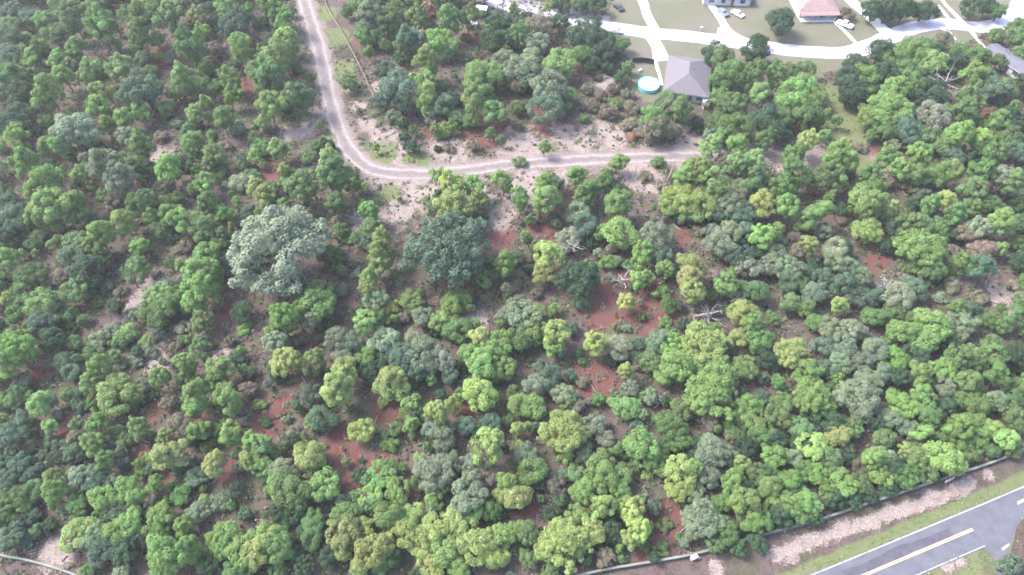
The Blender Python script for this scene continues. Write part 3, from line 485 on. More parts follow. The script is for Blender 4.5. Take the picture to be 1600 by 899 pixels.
# landmarks a tree's label can point to
MARKS = [('the oval pool', 1012, 132), ('the bend of the dirt road', 560, 250), ('the big grey-green oak', 435, 397), ('the broad blue-green oak', 698, 390), ('the dark round oak', 905, 437),
         ('the starry dead tree', 1110, 493), ('the pink-roofed house', 1275, 20), ('the mobile home', 1570, 100), ('the street junction', 1390, 58), ('the white bollards', 1482, 748),
         ('the white utility box', 1082, 868), ('the pale sandy scrub', 225, 455), ('the big red clearing', 545, 710), ('the pale yellow oak', 880, 675), ('the corner wall', 55, 880),
         ('the dirt road top', 480, 20), ('the brown grassy gap', 1310, 180), ('the rust-coloured tree', 1540, 182), ('the round bright oak', 1440, 388), ('the lone round tree', 570, 676),
         ('the upper white shed', 738, 40), ('the red patch', 65, 590), ('the small red spot', 312, 103), ('the middle red clearing', 1015, 485), ('the lower red strip', 1045, 820), ('the leaning snag', 1047, 280),
         ('the top corner pines', 20, 20), ('the flat yellow oak', 1100, 540), ('the hazy brown gap', 1570, 470), ('the pale oak mass', 1320, 560), ('the lowest bright oaks', 400, 850), ('the far bank pines', 130, 330),
         ('the large lower oak', 1110, 620), ('the white fallen log', 1557, 238), ('the grey bare tree', 1475, 135), ('the roadside lawn', 1480, 60), ('the paved junction', 1560, 830), ('the lone bright bush', 693, 207)]
ORD = ['closest', 'second closest', 'third', 'fourth', 'fifth', 'sixth', 'seventh', 'eighth', 'ninth', 'tenth', 'eleventh', 'twelfth', 'thirteenth', 'fourteenth', 'fifteenth', 'sixteenth']
cells = {}
def sector(dx, dy):
    a = math.degrees(math.atan2(-dy, dx)) % 360
    return ['right of', 'above right of', 'above', 'above left of', 'left of', 'below left of', 'below', 'below right of'][int((a + 22.5) // 45) % 8]
KN = {'p': ('pine_tree', 'pine', 'pine trees of the wood'), 'o': ('oak_tree', 'oak', 'oak trees of the wood'), 'O': ('oak_tree', 'oak', 'oak trees of the wood'), 'h': ('broadleaf_tree', 'leafy tree', 'broad leafy trees of the wood'), 's': ('shrub', 'shrub', 'shrubs of the wood')}
def size_word(r, v, k):
    m_ = r / ppm(v)
    if k == 's': return 'low' if m_ < 2.1 else 'full'
    if k == 'O': return 'wide spreading'
    if k == 'p': return 'slim' if m_ < 2.3 else ('tall' if m_ > 3.0 else 'upright')
    return 'small' if m_ < 2.3 else ('large' if m_ > 2.9 else 'rounded')
def kind_of(c, k): return 'h' if k == 'o' and c in 'lym' else k
def assign_labels(items):
    tmp = {}
    for idx, (u, v, r, c, k) in enumerate(items):
        kn = kind_of(c, k)
        ds = sorted((math.hypot((u - a) , (v - b)), n, a, b) for n, a, b in MARKS)
        d, n, a, b = next(x for x in ds if x[0] > 6)
        tmp.setdefault((LOOK[c], size_word(r, v, k), KN[kn][1], n, sector(u - a, v - b)), []).append((d, idx))
    out = {}
    for (lk, sz, kn, n, sec), L in tmp.items():
        L.sort()
        for i_, (d, idx) in enumerate(L):
            out[idx] = f"{sz} {lk} {kn} {sec} {n}" if len(L) == 1 else f"{sz} {lk} {kn}, {ORD[i_]} {sec} {n}"
    return out

# fill: understorey saplings where the wood closes between the noted crowns
def blocked(u, v, pad=0):
    U_, V_ = np.array([u]), np.array([v])
    if inpoly(U_, V_, LAWN)[0] or inpoly(U_, V_, VERGE)[0]: return True
    if seg_d(U_, V_, ROAD_PX)[0] < 26 + pad: return True
    if 440 < u < 600 and v < 230 and seg_d(U_, V_, [(512, 0), (545, 70), (568, 115), (590, 165)])[0] < 24: return True
    if u < 130 and v > 835: return True
    return False
g0 = np.random.default_rng(77)
sap = []
TA = np.array([[t[0], t[1], t[2]] for t in trees])
edge_spots = [(u, g0.uniform(-16, 2)) for u in range(-8, 440, 17)] + [(u, g0.uniform(-14, 0)) for u in range(556, 760, 18)] + [(-6, v) for v in range(30, 820, 40)] + [(1606, v) for v in range(200, 660, 40)]
for u, v in edge_spots: sap.append([u + g0.uniform(-4, 4), v, g0.uniform(11, 16), g0.choice(list('mmdlb')), 'o'])
tries = 0
while len(sap) < 298 and tries < 30000:
    tries += 1
    u, v = g0.uniform(-15, 1615), g0.uniform(5, 905)
    if blocked(u, v): continue
    x, y, _ = at(u, v); rz, sz, gz = zone_at(x, y)
    if sz > .35 or gz > .4 or (rz > .35 and g0.random() < .6): continue
    d = np.hypot(TA[:, 0] - u, TA[:, 1] - v) - TA[:, 2] * .75
    if d.min() < 5: continue
    if sap and min(math.hypot(u - a[0], v - a[1]) for a in sap) < 15: continue
    sap.append([u, v, g0.uniform(9, 14), g0.choice(list('ddmmbbgw')), 'o'])

yp = []; tries = 0
while len(yp) < 295 and tries < 40000:
    tries += 1
    u, v = g0.uniform(-5, 1605), g0.uniform(5, 880)
    if g0.random() < (u / 1600) * .55: continue
    if blocked(u, v, -4): continue
    x, y, _ = at(u, v); rz, sz, gz = zone_at(x, y)
    if max(rz, sz) > .6 and g0.random() < .55: continue
    if (np.hypot(TA[:, 0] - u, TA[:, 1] - v) - TA[:, 2] * .7).min() < 3: continue
    if yp and min(math.hypot(u - a[0], v - a[1]) for a in yp) < 12: continue
    yp.append([u, v, g0.uniform(5.5, 10), g0.choice(list('yllllmmg')), 'p'])

# ------------------------------------------------------------------ plant the trees
def plant(item, label, name, cat, group, jit):
    u, v, r, c, k = item
    rm = r / ppm(v) * {'p': .99, 'o': 1.06, 'O': 1.02, 's': 1.0}[k]
    if u < 470 and v < 330 and k in 'ps': rm *= 1.12
    fz = {'p': g0.uniform(.92, 1.2), 'o': g0.uniform(.9, 1.15), 'O': 1.0, 's': g0.uniform(.8, 1.3)}[k]
    rm = rm * CAMH / (CAMH - 0) * (1 - CU[k] * fz * rm / CAMH * .9)      # crowns stand nearer the lens than the ground does
    zc = CU[k] * fz * rm
    x, y, _ = at(u, v, zc)
    root = empty(name, (x, y, 0), 0, label=label, cat=cat, group=group)
    ps = PROTO[k]; cr, tk = ps[int(g0.integers(len(ps)))]
    rz = g0.uniform(0, 6.283); sx, sy = g0.uniform(.9, 1.1), g0.uniform(.9, 1.1)
    base = np.array(COLR[c]); f = g0.normal(1.0, jit); hue = g0.normal(0, .05 if k != 'O' else .015, 3)
    col = np.clip(base * f * (1 + hue), .01, 1)
    for src in (cr, tk):
        o = src.copy(); COL.objects.link(o); o.parent = root
        o.rotation_euler = (0, 0, rz); o.scale = (rm * sx, rm * sy, rm * fz); o.color = (*col, 1)
    return root
LAB = assign_labels([[*t] for t in trees])
for i_, it in enumerate(trees):
    nm, cat, grp = KN[kind_of(it[3], it[4])]
    plant(it, LAB[i_], nm, cat, grp, .03 if it[4] == 'O' else .12)
LAB2 = assign_labels(sap)
for i_, it in enumerate(sap):
    plant(it, LAB2[i_].replace(' oak', ' sapling', 1).replace(' leafy tree', ' sapling', 1), 'sapling', 'sapling', 'saplings under the wood', .14)
if __name__ == 'count': pass
LAB3 = assign_labels(yp)
for i_, it in enumerate(yp):
    plant(it, 'young ' + LAB3[i_], 'young_pine', 'young pine', 'young pines between the larger trees', .14)
print('YP', len(yp)); print('TREES', {k: sum(1 for t in trees if kind_of(t[3], t[4]) in k) for k in ('p', 'h', 'oO', 's')}, 'saplings', len(sap))

HZ = MB().box((0, 1500, 67.5), (12400, 15400, 137)); hm = bpy.data.materials.new('air'); hm.use_nodes = True
hm.node_tree.nodes.remove(hm.node_tree.nodes['Principled BSDF']); pv = hm.node_tree.nodes.new('ShaderNodeVolumePrincipled')
pv.inputs['Color'].default_value = (.95, .96, 1, 1); pv.inputs['Density'].default_value = .00016; pv.inputs['Anisotropy'].default_value = .2
hm.node_tree.links.new(pv.outputs[0], hm.node_tree.nodes['Material Output'].inputs['Volume'])
tag(HZ.build('haze', hm), kind='stuff')

# ------------------------------------------------------------------ undergrowth and woody debris (nobody could count these)
def scatter(n, seed, umin=-40, umax=1640, vmin=-5, vmax=915):
    g = np.random.default_rng(seed); x = g.uniform(-190, 190, n); y = g.uniform(30, 250, n); u, v = pix(x, y)
    ok = (u > umin) & (u < umax) & (v > vmin) & (v < vmax); x, y, u, v = x[ok], y[ok], u[ok], v[ok]
    bl = inpoly(u, v, LAWN) | inpoly(u, v, VERGE) | (seg_d(u, v, ROAD_PX) < 15) | ((v < 70) & (u > 500) & (u < 560))
    return x[~bl], y[~bl], u[~bl], v[~bl], g
x, y, u, v, g = scatter(60000, 901)
rz, sz, gz = zone_at(x, y)
keep = g.random(len(x)) < np.where(sz > .4, .30, np.where(rz > .4, .26, np.where(gz > .5, .15, .75)))
x, y, rz, sz = x[keep], y[keep], rz[keep], sz[keep]; n = len(x)
K = 26
rad = (.25 + 1.25 * g.random(n) ** 2.2) * np.where(sz > .4, .6, 1)
d = sph(n * K, g); d[:, 2] = np.abs(d[:, 2])
P = np.repeat(np.stack([x, y, np.zeros(n)], 1), K, 0) + d * (np.repeat(rad, K) * g.uniform(.5, 1.1, n * K))[:, None] * np.array([1, 1, .95]) + np.array([0, 0, .05])
V, F = leafcloud(P, d + g.normal(size=d.shape) * .5, .115, g, 1.7); V[:, 2] = np.maximum(V[:, 2], .02)
pal = np.array([COLR['m'], COLR['l'], COLR['b'], COLR['w'], (.13, .10, .08), (.11, .065, .055), COLR['g'], (.22, .185, .175)])
pi = g.choice(8, n, p=[.19, .13, .12, .14, .12, .07, .12, .11]); pc = pal[pi] * g.uniform(.7, 1.25, (n, 1))
lc = np.repeat(pc, K, 0); lc = np.concatenate([lc, np.ones((len(lc), 1))], 1)
us = mesh_np('undergrowth', V, F, M_SCRUB, attrs=[('tint', 'FACE', 'FLOAT', g.random(n * K)), ('leafcol', 'FACE', 'FLOAT_COLOR', lc)])
tag(us, 'low scrub and seedlings between the trees', 'undergrowth', kind='stuff')
x, y, u, v, g = scatter(9000, 903)
rz, sz, gz = zone_at(x, y)
keep = g.random(len(x)) < np.where(sz > .3, .75, .16); x, y = x[keep], y[keep]; n = len(x)
a = g.uniform(0, math.pi, n); ln = g.uniform(.25, 1.3, n); wd = g.uniform(.03, .09, n)
V = np.zeros((n, 8, 3)); ca, sa = np.cos(a), np.sin(a)
for k, (sx, sy, zz) in enumerate([(-1, -1, .01), (1, -1, .01), (1, 1, .01), (-1, 1, .01), (-1, -1, .14), (1, -1, .2), (1, 1, .2), (-1, 1, .14)]):
    V[:, k, 0] = x + sx * ln * ca - sy * wd * sa; V[:, k, 1] = y + sx * ln * sa + sy * wd * ca; V[:, k, 2] = zz
q = np.array([[4, 5, 6, 7], [0, 1, 5, 4], [1, 2, 6, 5], [2, 3, 7, 6], [3, 0, 4, 7]])
F = (np.arange(n)[:, None, None] * 8 + q[None]).reshape(-1, 4)
lc = np.repeat(np.array([(.27, .235, .22)]) * g.uniform(.35, 1.45, (n, 1)), 5, 0); lc = np.concatenate([lc, np.ones((len(lc), 1))], 1)
wb = mesh_np('woody_debris', V.reshape(-1, 3), F, M_SCRUB, attrs=[('tint', 'FACE', 'FLOAT', g.random(n * 5)), ('leafcol', 'FACE', 'FLOAT_COLOR', lc)])
tag(wb, 'fallen twigs and bleached sticks on the bare soil', 'debris', kind='stuff')
# rough grass of the verge and track sides
g = np.random.default_rng(905); n = 60000
x = g.uniform(-60, 95, n); y = g.uniform(30, 250, n); u, v = pix(x, y)
rz, sz, gz = zone_at(x, y)
ok = (u > -20) & (u < 1630) & (v > -5) & (v < 912) & (gz > .25) & (g.random(n) < np.clip(gz * 1.2, 0, 1)) & ~inpoly(u, v, LAWN) & (seg_d(u, v, ROAD_PX) > 15)
ok &= ~inpoly(u, v, [(1200, 925), (1290, 891), (1440, 828), (1600, 761), (1700, 715), (1760, 760), (1590, 810), (1578, 905), (1556, 905), (1545, 862), (1520, 852), (1410, 900), (1300, 960)])
x, y = x[ok], y[ok]; n = len(x)
P = np.stack([x, y, g.uniform(.05, .16, n)], 1)
V, F = leafcloud(P, g.normal(size=(n, 3)) * .8 + np.array([0, 0, .6]), .10, g, 2.0); V[:, 2] = np.maximum(V[:, 2], .015)
gp = np.array([(.13, .17, .065), (.17, .18, .09), (.20, .17, .12), (.10, .14, .055)])[g.integers(0, 4, n)]
gr = mesh_np('grass', V, F, M_SCRUB, attrs=[('tint', 'FACE', 'FLOAT', g.random(n)), ('leafcol', 'FACE', 'FLOAT_COLOR', np.concatenate([gp, np.ones((n, 1))], 1))])
tag(gr, 'short rough grass on the verges', 'grass', kind='stuff')

# ------------------------------------------------------------------ dead trees, snags and logs
def dead_tree(u, v, span_px, label, seed, m=M_DEAD, name='dead_tree', cat='dead tree', tall=.45, nb=9, thick=1.0):
    g = np.random.default_rng(seed); s = span_px / ppm(v); h = s * tall + 1.0
    x, y, _ = at(u, v, h * .8); root = empty(name, (x, y, 0), 0, label=label, cat=cat)
    tk = MB(); lean = g.normal(size=2) * .15 * h; top = np.array([lean[0], lean[1], h])
    tk.tube([(0, 0, -.1), tuple(top * .5 + np.append(g.normal(size=2) * .1, 0)), tuple(top)], [.32 * thick, .24 * thick, .14 * thick], 7); tk.build('trunk', m, root, smooth=True)
    for k in range(nb):
        br = MB(); a = 2 * math.pi * k / nb + g.normal() * .25; L = s * g.uniform(.6, 1.05); z0 = h * g.uniform(.45, .95); st = np.array([lean[0] * z0 / h, lean[1] * z0 / h, z0])
        dirv = np.array([math.cos(a), math.sin(a), g.uniform(.05, .6)]); p1 = st + dirv * L * .5 + g.normal(size=3) * .08 * L; p2 = p1 + (dirv + g.normal(size=3) * .3) * L * .5
        br.tube([tuple(st), tuple(p1), tuple(p2)], [.15 * thick, .10 * thick, .03], 5)
        for q_ in range(5):
            t_ = g.uniform(.3, .95); b0 = p1 * (1 - t_) + p2 * t_ if q_ % 2 else st * (1 - t_) + p1 * t_
            e = b0 + (dirv * .4 + g.normal(size=3) * .55) * L * .42
            br.tube([tuple(b0), tuple((b0 + e) / 2 + g.normal(size=3) * .05 * L), tuple(e)], [.065 * thick, .045 * thick, .015], 4)
        br.build('branch', m, root, smooth=True)
    return root
dead_tree(1110, 493, 26, 'bleached white dead tree with starry bare branches beside the middle red clearing', 1, thick=1.25, nb=8)
dead_tree(973, 437, 20, 'small bleached dead tree on red soil right of the dark round oak', 2, thick=1.2, nb=7)
dead_tree(888, 378, 20, 'pale dead branches rising from the crown above the dark round oak', 3, tall=1.4, nb=7)
dead_tree(1387, 446, 16, 'pinkish grey dead tree below left of the round bright oak', 4, tall=.9)
dead_tree(1034, 624, 18, 'white leafless dead tree left of the large lower oak', 5, thick=1.1, nb=6)
dead_tree(1475, 134, 26, 'grey leafless tree standing bare among the oaks near the mobile home', 6, tall=1.2, nb=10)
dead_tree(552, 342, 18, 'bleached fallen dead tree on bare ground below the dirt road bend', 7, tall=.2, nb=6)
dead_tree(1156, 462, 15, 'thin grey dead tree in the oaks above right of the starry dead tree', 8, tall=.8)
dead_tree(480, 437, 14, 'bare grey dead bough at the lower edge of the big grey-green oak', 10, tall=1.0, nb=5, thick=.7)
def log(u0, v0, u1, v1, r, z1, label, seed, m=M_DEAD, name='fallen_log'):
    a, b_ = at(u0, v0), at(u1, v1, z1); root = empty(name, (a[0], a[1], 0), 0, label=label, cat='log' if name == 'fallen_log' else 'snag')
    e = (b_[0] - a[0], b_[1] - a[1], z1); mb = MB(); mid = (e[0] * .5 + .1, e[1] * .5 + .08, e[2] * .5 + r)
    mb.tube([(0, 0, r * .8), mid, (e[0], e[1], e[2] + r * .6)], [r, r * .85, r * .55], 7); mb.build('stem', m, root, smooth=True)
    for k, f in enumerate((.45, .65, .85)):
        c = MB(); p = np.array(e) * f + np.array([0, 0, r]); c.tube([tuple(p), tuple(p + np.array([(.5 if k % 2 else -.5), .35, .35]))], [r * .35, r * .15], 5); c.build('branch_stub', m, root)
log(1039, 292, 1052, 262, .28, 5.0, 'dark leaning snag between pines just below the dirt road', 1, M_BRUSH, 'leaning_snag')
log(1553, 234, 1562, 243, .30, .3, 'short white fallen log among trees near the rust-coloured tree', 2)
log(1418, 268, 1432, 274, .25, .2, 'pale fallen log lying among pines below the brown grassy gap', 3)
log(1330, 272, 1345, 276, .3, .2, 'pinkish fallen log at the far end of the dirt road', 4)
log(455, 168, 470, 176, .18, .1, 'thin bleached log on white sand left of the dirt road', 5)

# ------------------------------------------------------------------ fences and walls
M_RAILW = mat('weathered_rail', (.17, .15, .12), .85, .2, .3, 2)
M_WALL = mat('grey_render', (.16, .16, .16), .9, .15, .4, 1.2)
M_COPE = mat('pale_coping', (.16, .165, .155), .85, .2, .35, .35, col2=(.10, .115, .10))
M_POSTD = mat('dark_timber', (.055, .045, .05), .9, .1, .3, 2)
def wall(pxs, h, label, name='low_wall', th=.40):
    L = smooth_line([at(*p) for p in pxs], 1.5); S = side_of(L); root = empty(name, (L[0, 0], L[0, 1], 0), 0, label=label, cat='wall'); o0 = L[0]
    def extr(hw, z0, z1, nm, m):
        mb = MB(); n = len(L)
        for p, s_ in zip(L, S):
            for q_, z in ((-hw, z0), (hw, z0), (hw, z1), (-hw, z1)): mb.v.append((p[0] - o0[0] + s_[0] * q_, p[1] - o0[1] + s_[1] * q_, z))
        for k in range(n - 1):
            for j in range(4): mb.f.append((k * 4 + j, k * 4 + (j + 1) % 4, k * 4 + 4 + (j + 1) % 4, k * 4 + 4 + j))
        mb.f.append((0, 1, 2, 3)); e = (n - 1) * 4; mb.f.append((e + 3, e + 2, e + 1, e)); return mb.build(nm, m, root)
    extr(th * .32, -.1, h - .08, 'wall_body', M_WALL); extr(th * .5, h - .08, h, 'coping', M_COPE)
    for k in range(3, len(L), 16):
        mb = MB(); p = L[k] - o0; mb.box((p[0], p[1], h / 2), (th * .9, th * .9, h + .12), math.atan2(S[k][1], S[k][0])); mb.build('pier', M_COPE, root)
wall(FENCE_PX, .85, 'long low pale wall curving along the verge below the lower right woods')
wall([(-60, 852), (0, 869), (30, 874), (60, 881), (100, 893), (150, 912)], .8, 'short pale wall cutting the lowest left corner of the ground', th=.36)
def rail_fence(pxs, label, mrail, mpost, h=1.1, step=3.0, panel=None):
    L = smooth_line([at(*p) for p in pxs], step); root = empty('fence', (L[0, 0], L[0, 1], 0), 0, label=label, cat='fence'); o0 = L[0]
    for p in L:
        mb = MB(); mb.box((p[0] - o0[0], p[1] - o0[1], h / 2), (.16, .16, h + .1)); mb.build('post', mpost, root)
    for z in ((h - .12, h * .5) if not panel else (h - .05,)):
        mb = MB(); mb.tube([(p[0] - o0[0], p[1] - o0[1], z) for p in L], .11 if not panel else .06, 5); mb.build('rail', mrail, root)
    if panel:
        mb = MB()
        for a, b_ in zip(L[:-1], L[1:]):
            c = (a + b_) / 2 - o0; d = b_ - a; mb.box((c[0], c[1], h * .5), (np.linalg.norm(d) - .1, .04, h * .92), math.atan2(d[1], d[0]))
        mb.build('panel', panel, root)
rail_fence([(505, -8), (513, 17), (530, 45), (545, 72), (557, 95), (568, 117), (578, 140), (590, 165)], 'thin weathered rail fence running beside the upper end of the dirt road', M_RAILW, M_RAILW)
rail_fence([(988, 99), (1000, 98), (1010, 99), (1021, 101)], 'dark board fence behind the oval pool', M_POSTD, M_POSTD, h=1.8, step=2.2, panel=M_POSTD)
M_BOXW = mat('white_enamel', (.48, .48, .52), .5, .4, .1, 3)
x, y, _ = at(1083, 872); t_ = empty('utility_box', (x, y - .1, 0), .35, label='white utility box standing at the low wall by the lower red strip', cat='utility box')
MB().box((0, 0, .45), (1.05, .6, .9)).build('cabinet', M_BOXW, t_, bevel=.03); MB().box((.1, 0, .96), (1.2, .75, .1), taper=.9).build('lid', M_BOXW, t_); MB().box((.9, -.3, .2), (.5, .5, .4)).build('pad', M_COPE, t_)
proto = None
for k, (uu, vv, wd_) in enumerate([(1476, 751, 'lower left'), (1481, 749, 'middle'), (1486, 746, 'upper right')]):
    x, y, _ = at(uu, vv)
    if proto is None:
        proto = empty('bollard', (x, y - .35, 0)); mb = MB(); mb.tube([(0, 0, 0), (0, 0, 1.0)], .16, 10); p_ = mb.build('post', M_BOXW, proto); mb = MB(); mb.tube([(0, 0, 1.0), (0, 0, 1.1)], [.18, .1], 10); c_ = mb.build('cap', M_WHITE, proto); r_ = proto
    else:
        r_ = proto.copy(); COL.objects.link(r_); r_.location = (x, y - .35, 0)
        for s_ in (p_, c_): o = s_.copy(); COL.objects.link(o); o.parent = r_
    tag(r_, f'{wd_} one of three white bollards beside the low wall', 'bollard', 'white bollards by the wall')

# ------------------------------------------------------------------ houses
M_PINK = mat('pinkish_shingles', (.21, .15, .147), .9, .15, .25, 1.2)
M_GROOF = mat('grey_shingles', (.112, .102, .118), .9, .15, .12, .9)
M_GROOF2 = mat('pale_grey_roofing', (.095, .097, .118), .8, .2, .15, .5)
M_BLUER = mat('pale_blue_shingles', (.40, .43, .52), .8, .2, .2, 1)
M_WHT = mat('white_siding', (.42, .42, .44), .7, .3, .1, 1)
M_GLASS = mat('window_glass', (.05, .06, .08), .15, .6)
M_DOOR = mat('door_paint', (.16, .10, .09), .6, .3, .2, 2)
def house(loc, rz, W, D, name, label, roofm, h=2.7, rh=2.2, porch=False, ends='hip', wins=None, garage=False):
    """front faces local -y"""
    r = empty(name, loc, rz, label=label, cat='mobile home' if name == 'mobile_home' else 'house')
    MB().box((0, 0, h / 2), (W, D, h)).build('wall', M_WHT, r)
    ov = .5; a, b_ = W / 2 + ov, D / 2 + ov; mb = MB()
    inset = min(a, b_) * (.95 if ends == 'hip' else .02)
    rl = [(-a + inset, 0), (a - inset, 0)] if W >= D else [(0, -b_ + inset), (0, b_ - inset)]
    z0, z1 = h + .02, h + rh; c = [(-a, -b_, z0), (a, -b_, z0), (a, b_, z0), (-a, b_, z0)]; p, q_ = (*rl[0], z1), (*rl[1], z1)
    if W >= D: mb.poly([c[0], c[1], q_, p]); mb.poly([c[1], c[2], q_]); mb.poly([c[2], c[3], p, q_]); mb.poly([c[3], c[0], p])
    else: mb.poly([c[0], c[1], p]); mb.poly([c[1], c[2], q_, p]); mb.poly([c[2], c[3], q_]); mb.poly([c[3], c[0], p, q_])
    rf = mb.build('roof', roofm, r); md = rf.modifiers.new('thick', 'SOLIDIFY'); md.thickness = .12; md.offset = 1
    for k in range(2): mv = MB(); mv.tube([(rl[0][0] * .4 + 1.2 * k, rl[0][1] * .4 + 1.1, z0 + rh * .5), (rl[0][0] * .4 + 1.2 * k, rl[0][1] * .4 + 1.1, z1 + .25)], .09, 7); mv.build('vent_pipe', M_POSTD, rf)
    fb = MB()
    for (x0, y0, dx, dy) in ((0, -b_, 2 * a, .06), (0, b_, 2 * a, .06), (-a, 0, .06, 2 * b_), (a, 0, .06, 2 * b_)): fb.box((x0, y0, h - .1), (dx, dy, .22))
    fb.build('fascia', M_WHT, r)
    for (wx, ww) in (wins or ((-W * .33, 1.6), (-W * .08, 1.2), (W * .33, 1.6))):
        wd_ = MB().box((wx, -D / 2 - .03, h * .56), (ww + .2, .08, 1.4)).build('window', M_WHT, r); MB().box((wx, -D / 2 - .08, h * .56), (ww, .04, 1.2)).build('pane', M_GLASS, wd_)
    d_ = MB().box((W * .12, -D / 2 - .04, 1.05), (1.0, .09, 2.1)).build('door', M_DOOR, r); MB().box((W * .12 + .38, -D / 2 - .11, 1.0), (.08, .06, .12)).build('handle', M_BOXW, d_)
    if garage: MB().box((W * .3, -D / 2 - .05, 1.1), (4.4, .08, 2.2)).build('garage_door', M_BOXW, r)
    if porch:
        MB().box((0, -D / 2 - 1.1, .12), (W * .96, 2.2, .24)).build('porch', M_CONC, r)
        for k in range(5): MB().box((-W * .44 + k * W * .22, -D / 2 - 2.0, 1.3), (.2, .2, 2.4)).build('column', M_WHT, r)
        e_ = MB(); e_.poly([(-a, -b_ - .02, h - .02), (a, -b_ - .02, h - .02), (a, -b_ - 1.9, h - .35), (-a, -b_ - 1.9, h - .35)]); o = e_.build('porch_roof', roofm, r); md = o.modifiers.new('t', 'SOLIDIFY'); md.thickness = .1
    return r
x, y, _ = at(1276, 33); house((x, y + 8.0, 0), R(2), 11.5, 13, 'house', 'house with pinkish shingle roof and white front porch above the curving street', M_PINK, porch=True, rh=2.6)
x, y, _ = at(1072, 130); house((x, y - .3, 0), R(-12), 11.6, 16.5, 'house', 'house with grey hip roof standing beside the oval pool', M_GROOF, rh=2.6)
x, y, _ = at(1142, 13); house((x - 1, y + 6.5, 0), R(-3), 15, 10, 'house', 'house with pale blue roof and white garage at the top edge', M_BLUER, garage=True, rh=2.4)
x, y, _ = at(1571, 105); house((x, y, 0), R(-62), 13.5, 5.0, 'mobile_home', 'long narrow mobile home with pale grey roof at the right edge', M_GROOF2, ends='gable', rh=.8)
def shed(u, v, w_, d_, h_, rz, label):
    x, y, _ = at(u, v); r = empty('shed', (x, y, 0), rz, label=label, cat='shed')
    MB().box((0, 0, h_ / 2), (w_, d_, h_)).build('wall', M_WHT, r)
    mb = MB(); a, b_ = w_ / 2 + .15, d_ / 2 + .15; mb.poly([(-a, -b_, h_), (a, -b_, h_), (a, 0, h_ + .5), (-a, 0, h_ + .5)]); mb.poly([(-a, 0, h_ + .5), (a, 0, h_ + .5), (a, b_, h_), (-a, b_, h_)])
    o = mb.build('roof', M_BOXW, r); md = o.modifiers.new('t', 'SOLIDIFY'); md.thickness = .08
    MB().box((0, -d_ / 2 - .03, .9), (.9, .06, 1.8)).build('door', M_COPE, r)
shed(738, 44, 2.6, 2.2, 2.0, .2, 'white shed half hidden among the upper trees')
shed(753, 22, 3.4, 2.4, 2.2, -.2, 'pale shed near the top edge beside the residential road')
shed(1101, 168, 1.3, 1.6, 1.9, .1, 'small white shed below right of the grey-roofed house')

# pool and garden pieces
M_POOLW = mat('pool_wall', (.10, .38, .46), .5, .4, .2, 2); M_RIM = mat('pool_rim', (.12, .42, .50), .4, .4)
M_WATER = mat('pool_water', (.36, .78, .82), .12, .5, .0, 1.5, col2=(.46, .84, .86))
x, y, _ = at(1013, 136); pr = empty('swimming_pool', (x, y, 0), R(-6), label='bright turquoise oval pool above ground beside the grey-roofed house', cat='pool')
def oval(mb, rx, ry, z0, z1, r2=None, n=32):
    i = len(mb.v)
    for k in range(n):
        t_ = 2 * math.pi * k / n; mb.v.append((rx * math.cos(t_), ry * math.sin(t_), z0))
    for k in range(n):
        t_ = 2 * math.pi * k / n; rr = r2 or (rx, ry); mb.v.append((rr[0] * math.cos(t_), rr[1] * math.sin(t_), z1))
    for k in range(n): mb.f.append((i + k, i + (k + 1) % n, i + n + (k + 1) % n, i + n + k))
mb = MB(); oval(mb, 3.0, 3.3, 0, 1.15); mb.build('pool_wall', M_POOLW, pr, smooth=True)
mb = MB(); oval(mb, 3.08, 3.38, 1.16, 1.17, (2.8, 3.1)); oval(mb, 3.08, 3.38, 1.05, 1.16); mb.build('rim', M_RIM, pr)
mb = MB(); mb.poly([(2.85 * math.cos(6.283 * k / 32), 3.15 * math.sin(6.283 * k / 32), 1.0) for k in range(32)]); mb.build('water', M_WATER, pr)
ld = MB()
for sx in (-.25, .25): ld.tube([(sx + 2.0, 2.6, .0), (sx + 2.0, 2.5, 1.5), (sx + 2.0, 2.1, 1.5), (sx + 2.0, 2.0, .6)], .035, 6)
for z in (.3, .6, .9): ld.box((2.0, 2.58, z), (.5, .12, .04))
ld.build('ladder', M_BOXW, pr)
x, y, _ = at(1000, 112); t_ = empty('garden_tank', (x, y, 0), .6, label='small white tank between the board fence and the pool', cat='tank'); mb = MB(); mb.tube([(-.65, 0, .45), (-.5, 0, .45), (.5, 0, .45), (.65, 0, .45)], [.15, .4, .4, .15], 12); mb.build('body', M_BOXW, t_, smooth=True)
for s_ in (-.35, .35): MB().box((s_, 0, .06), (.12, .5, .12)).build('foot', M_COPE, t_)

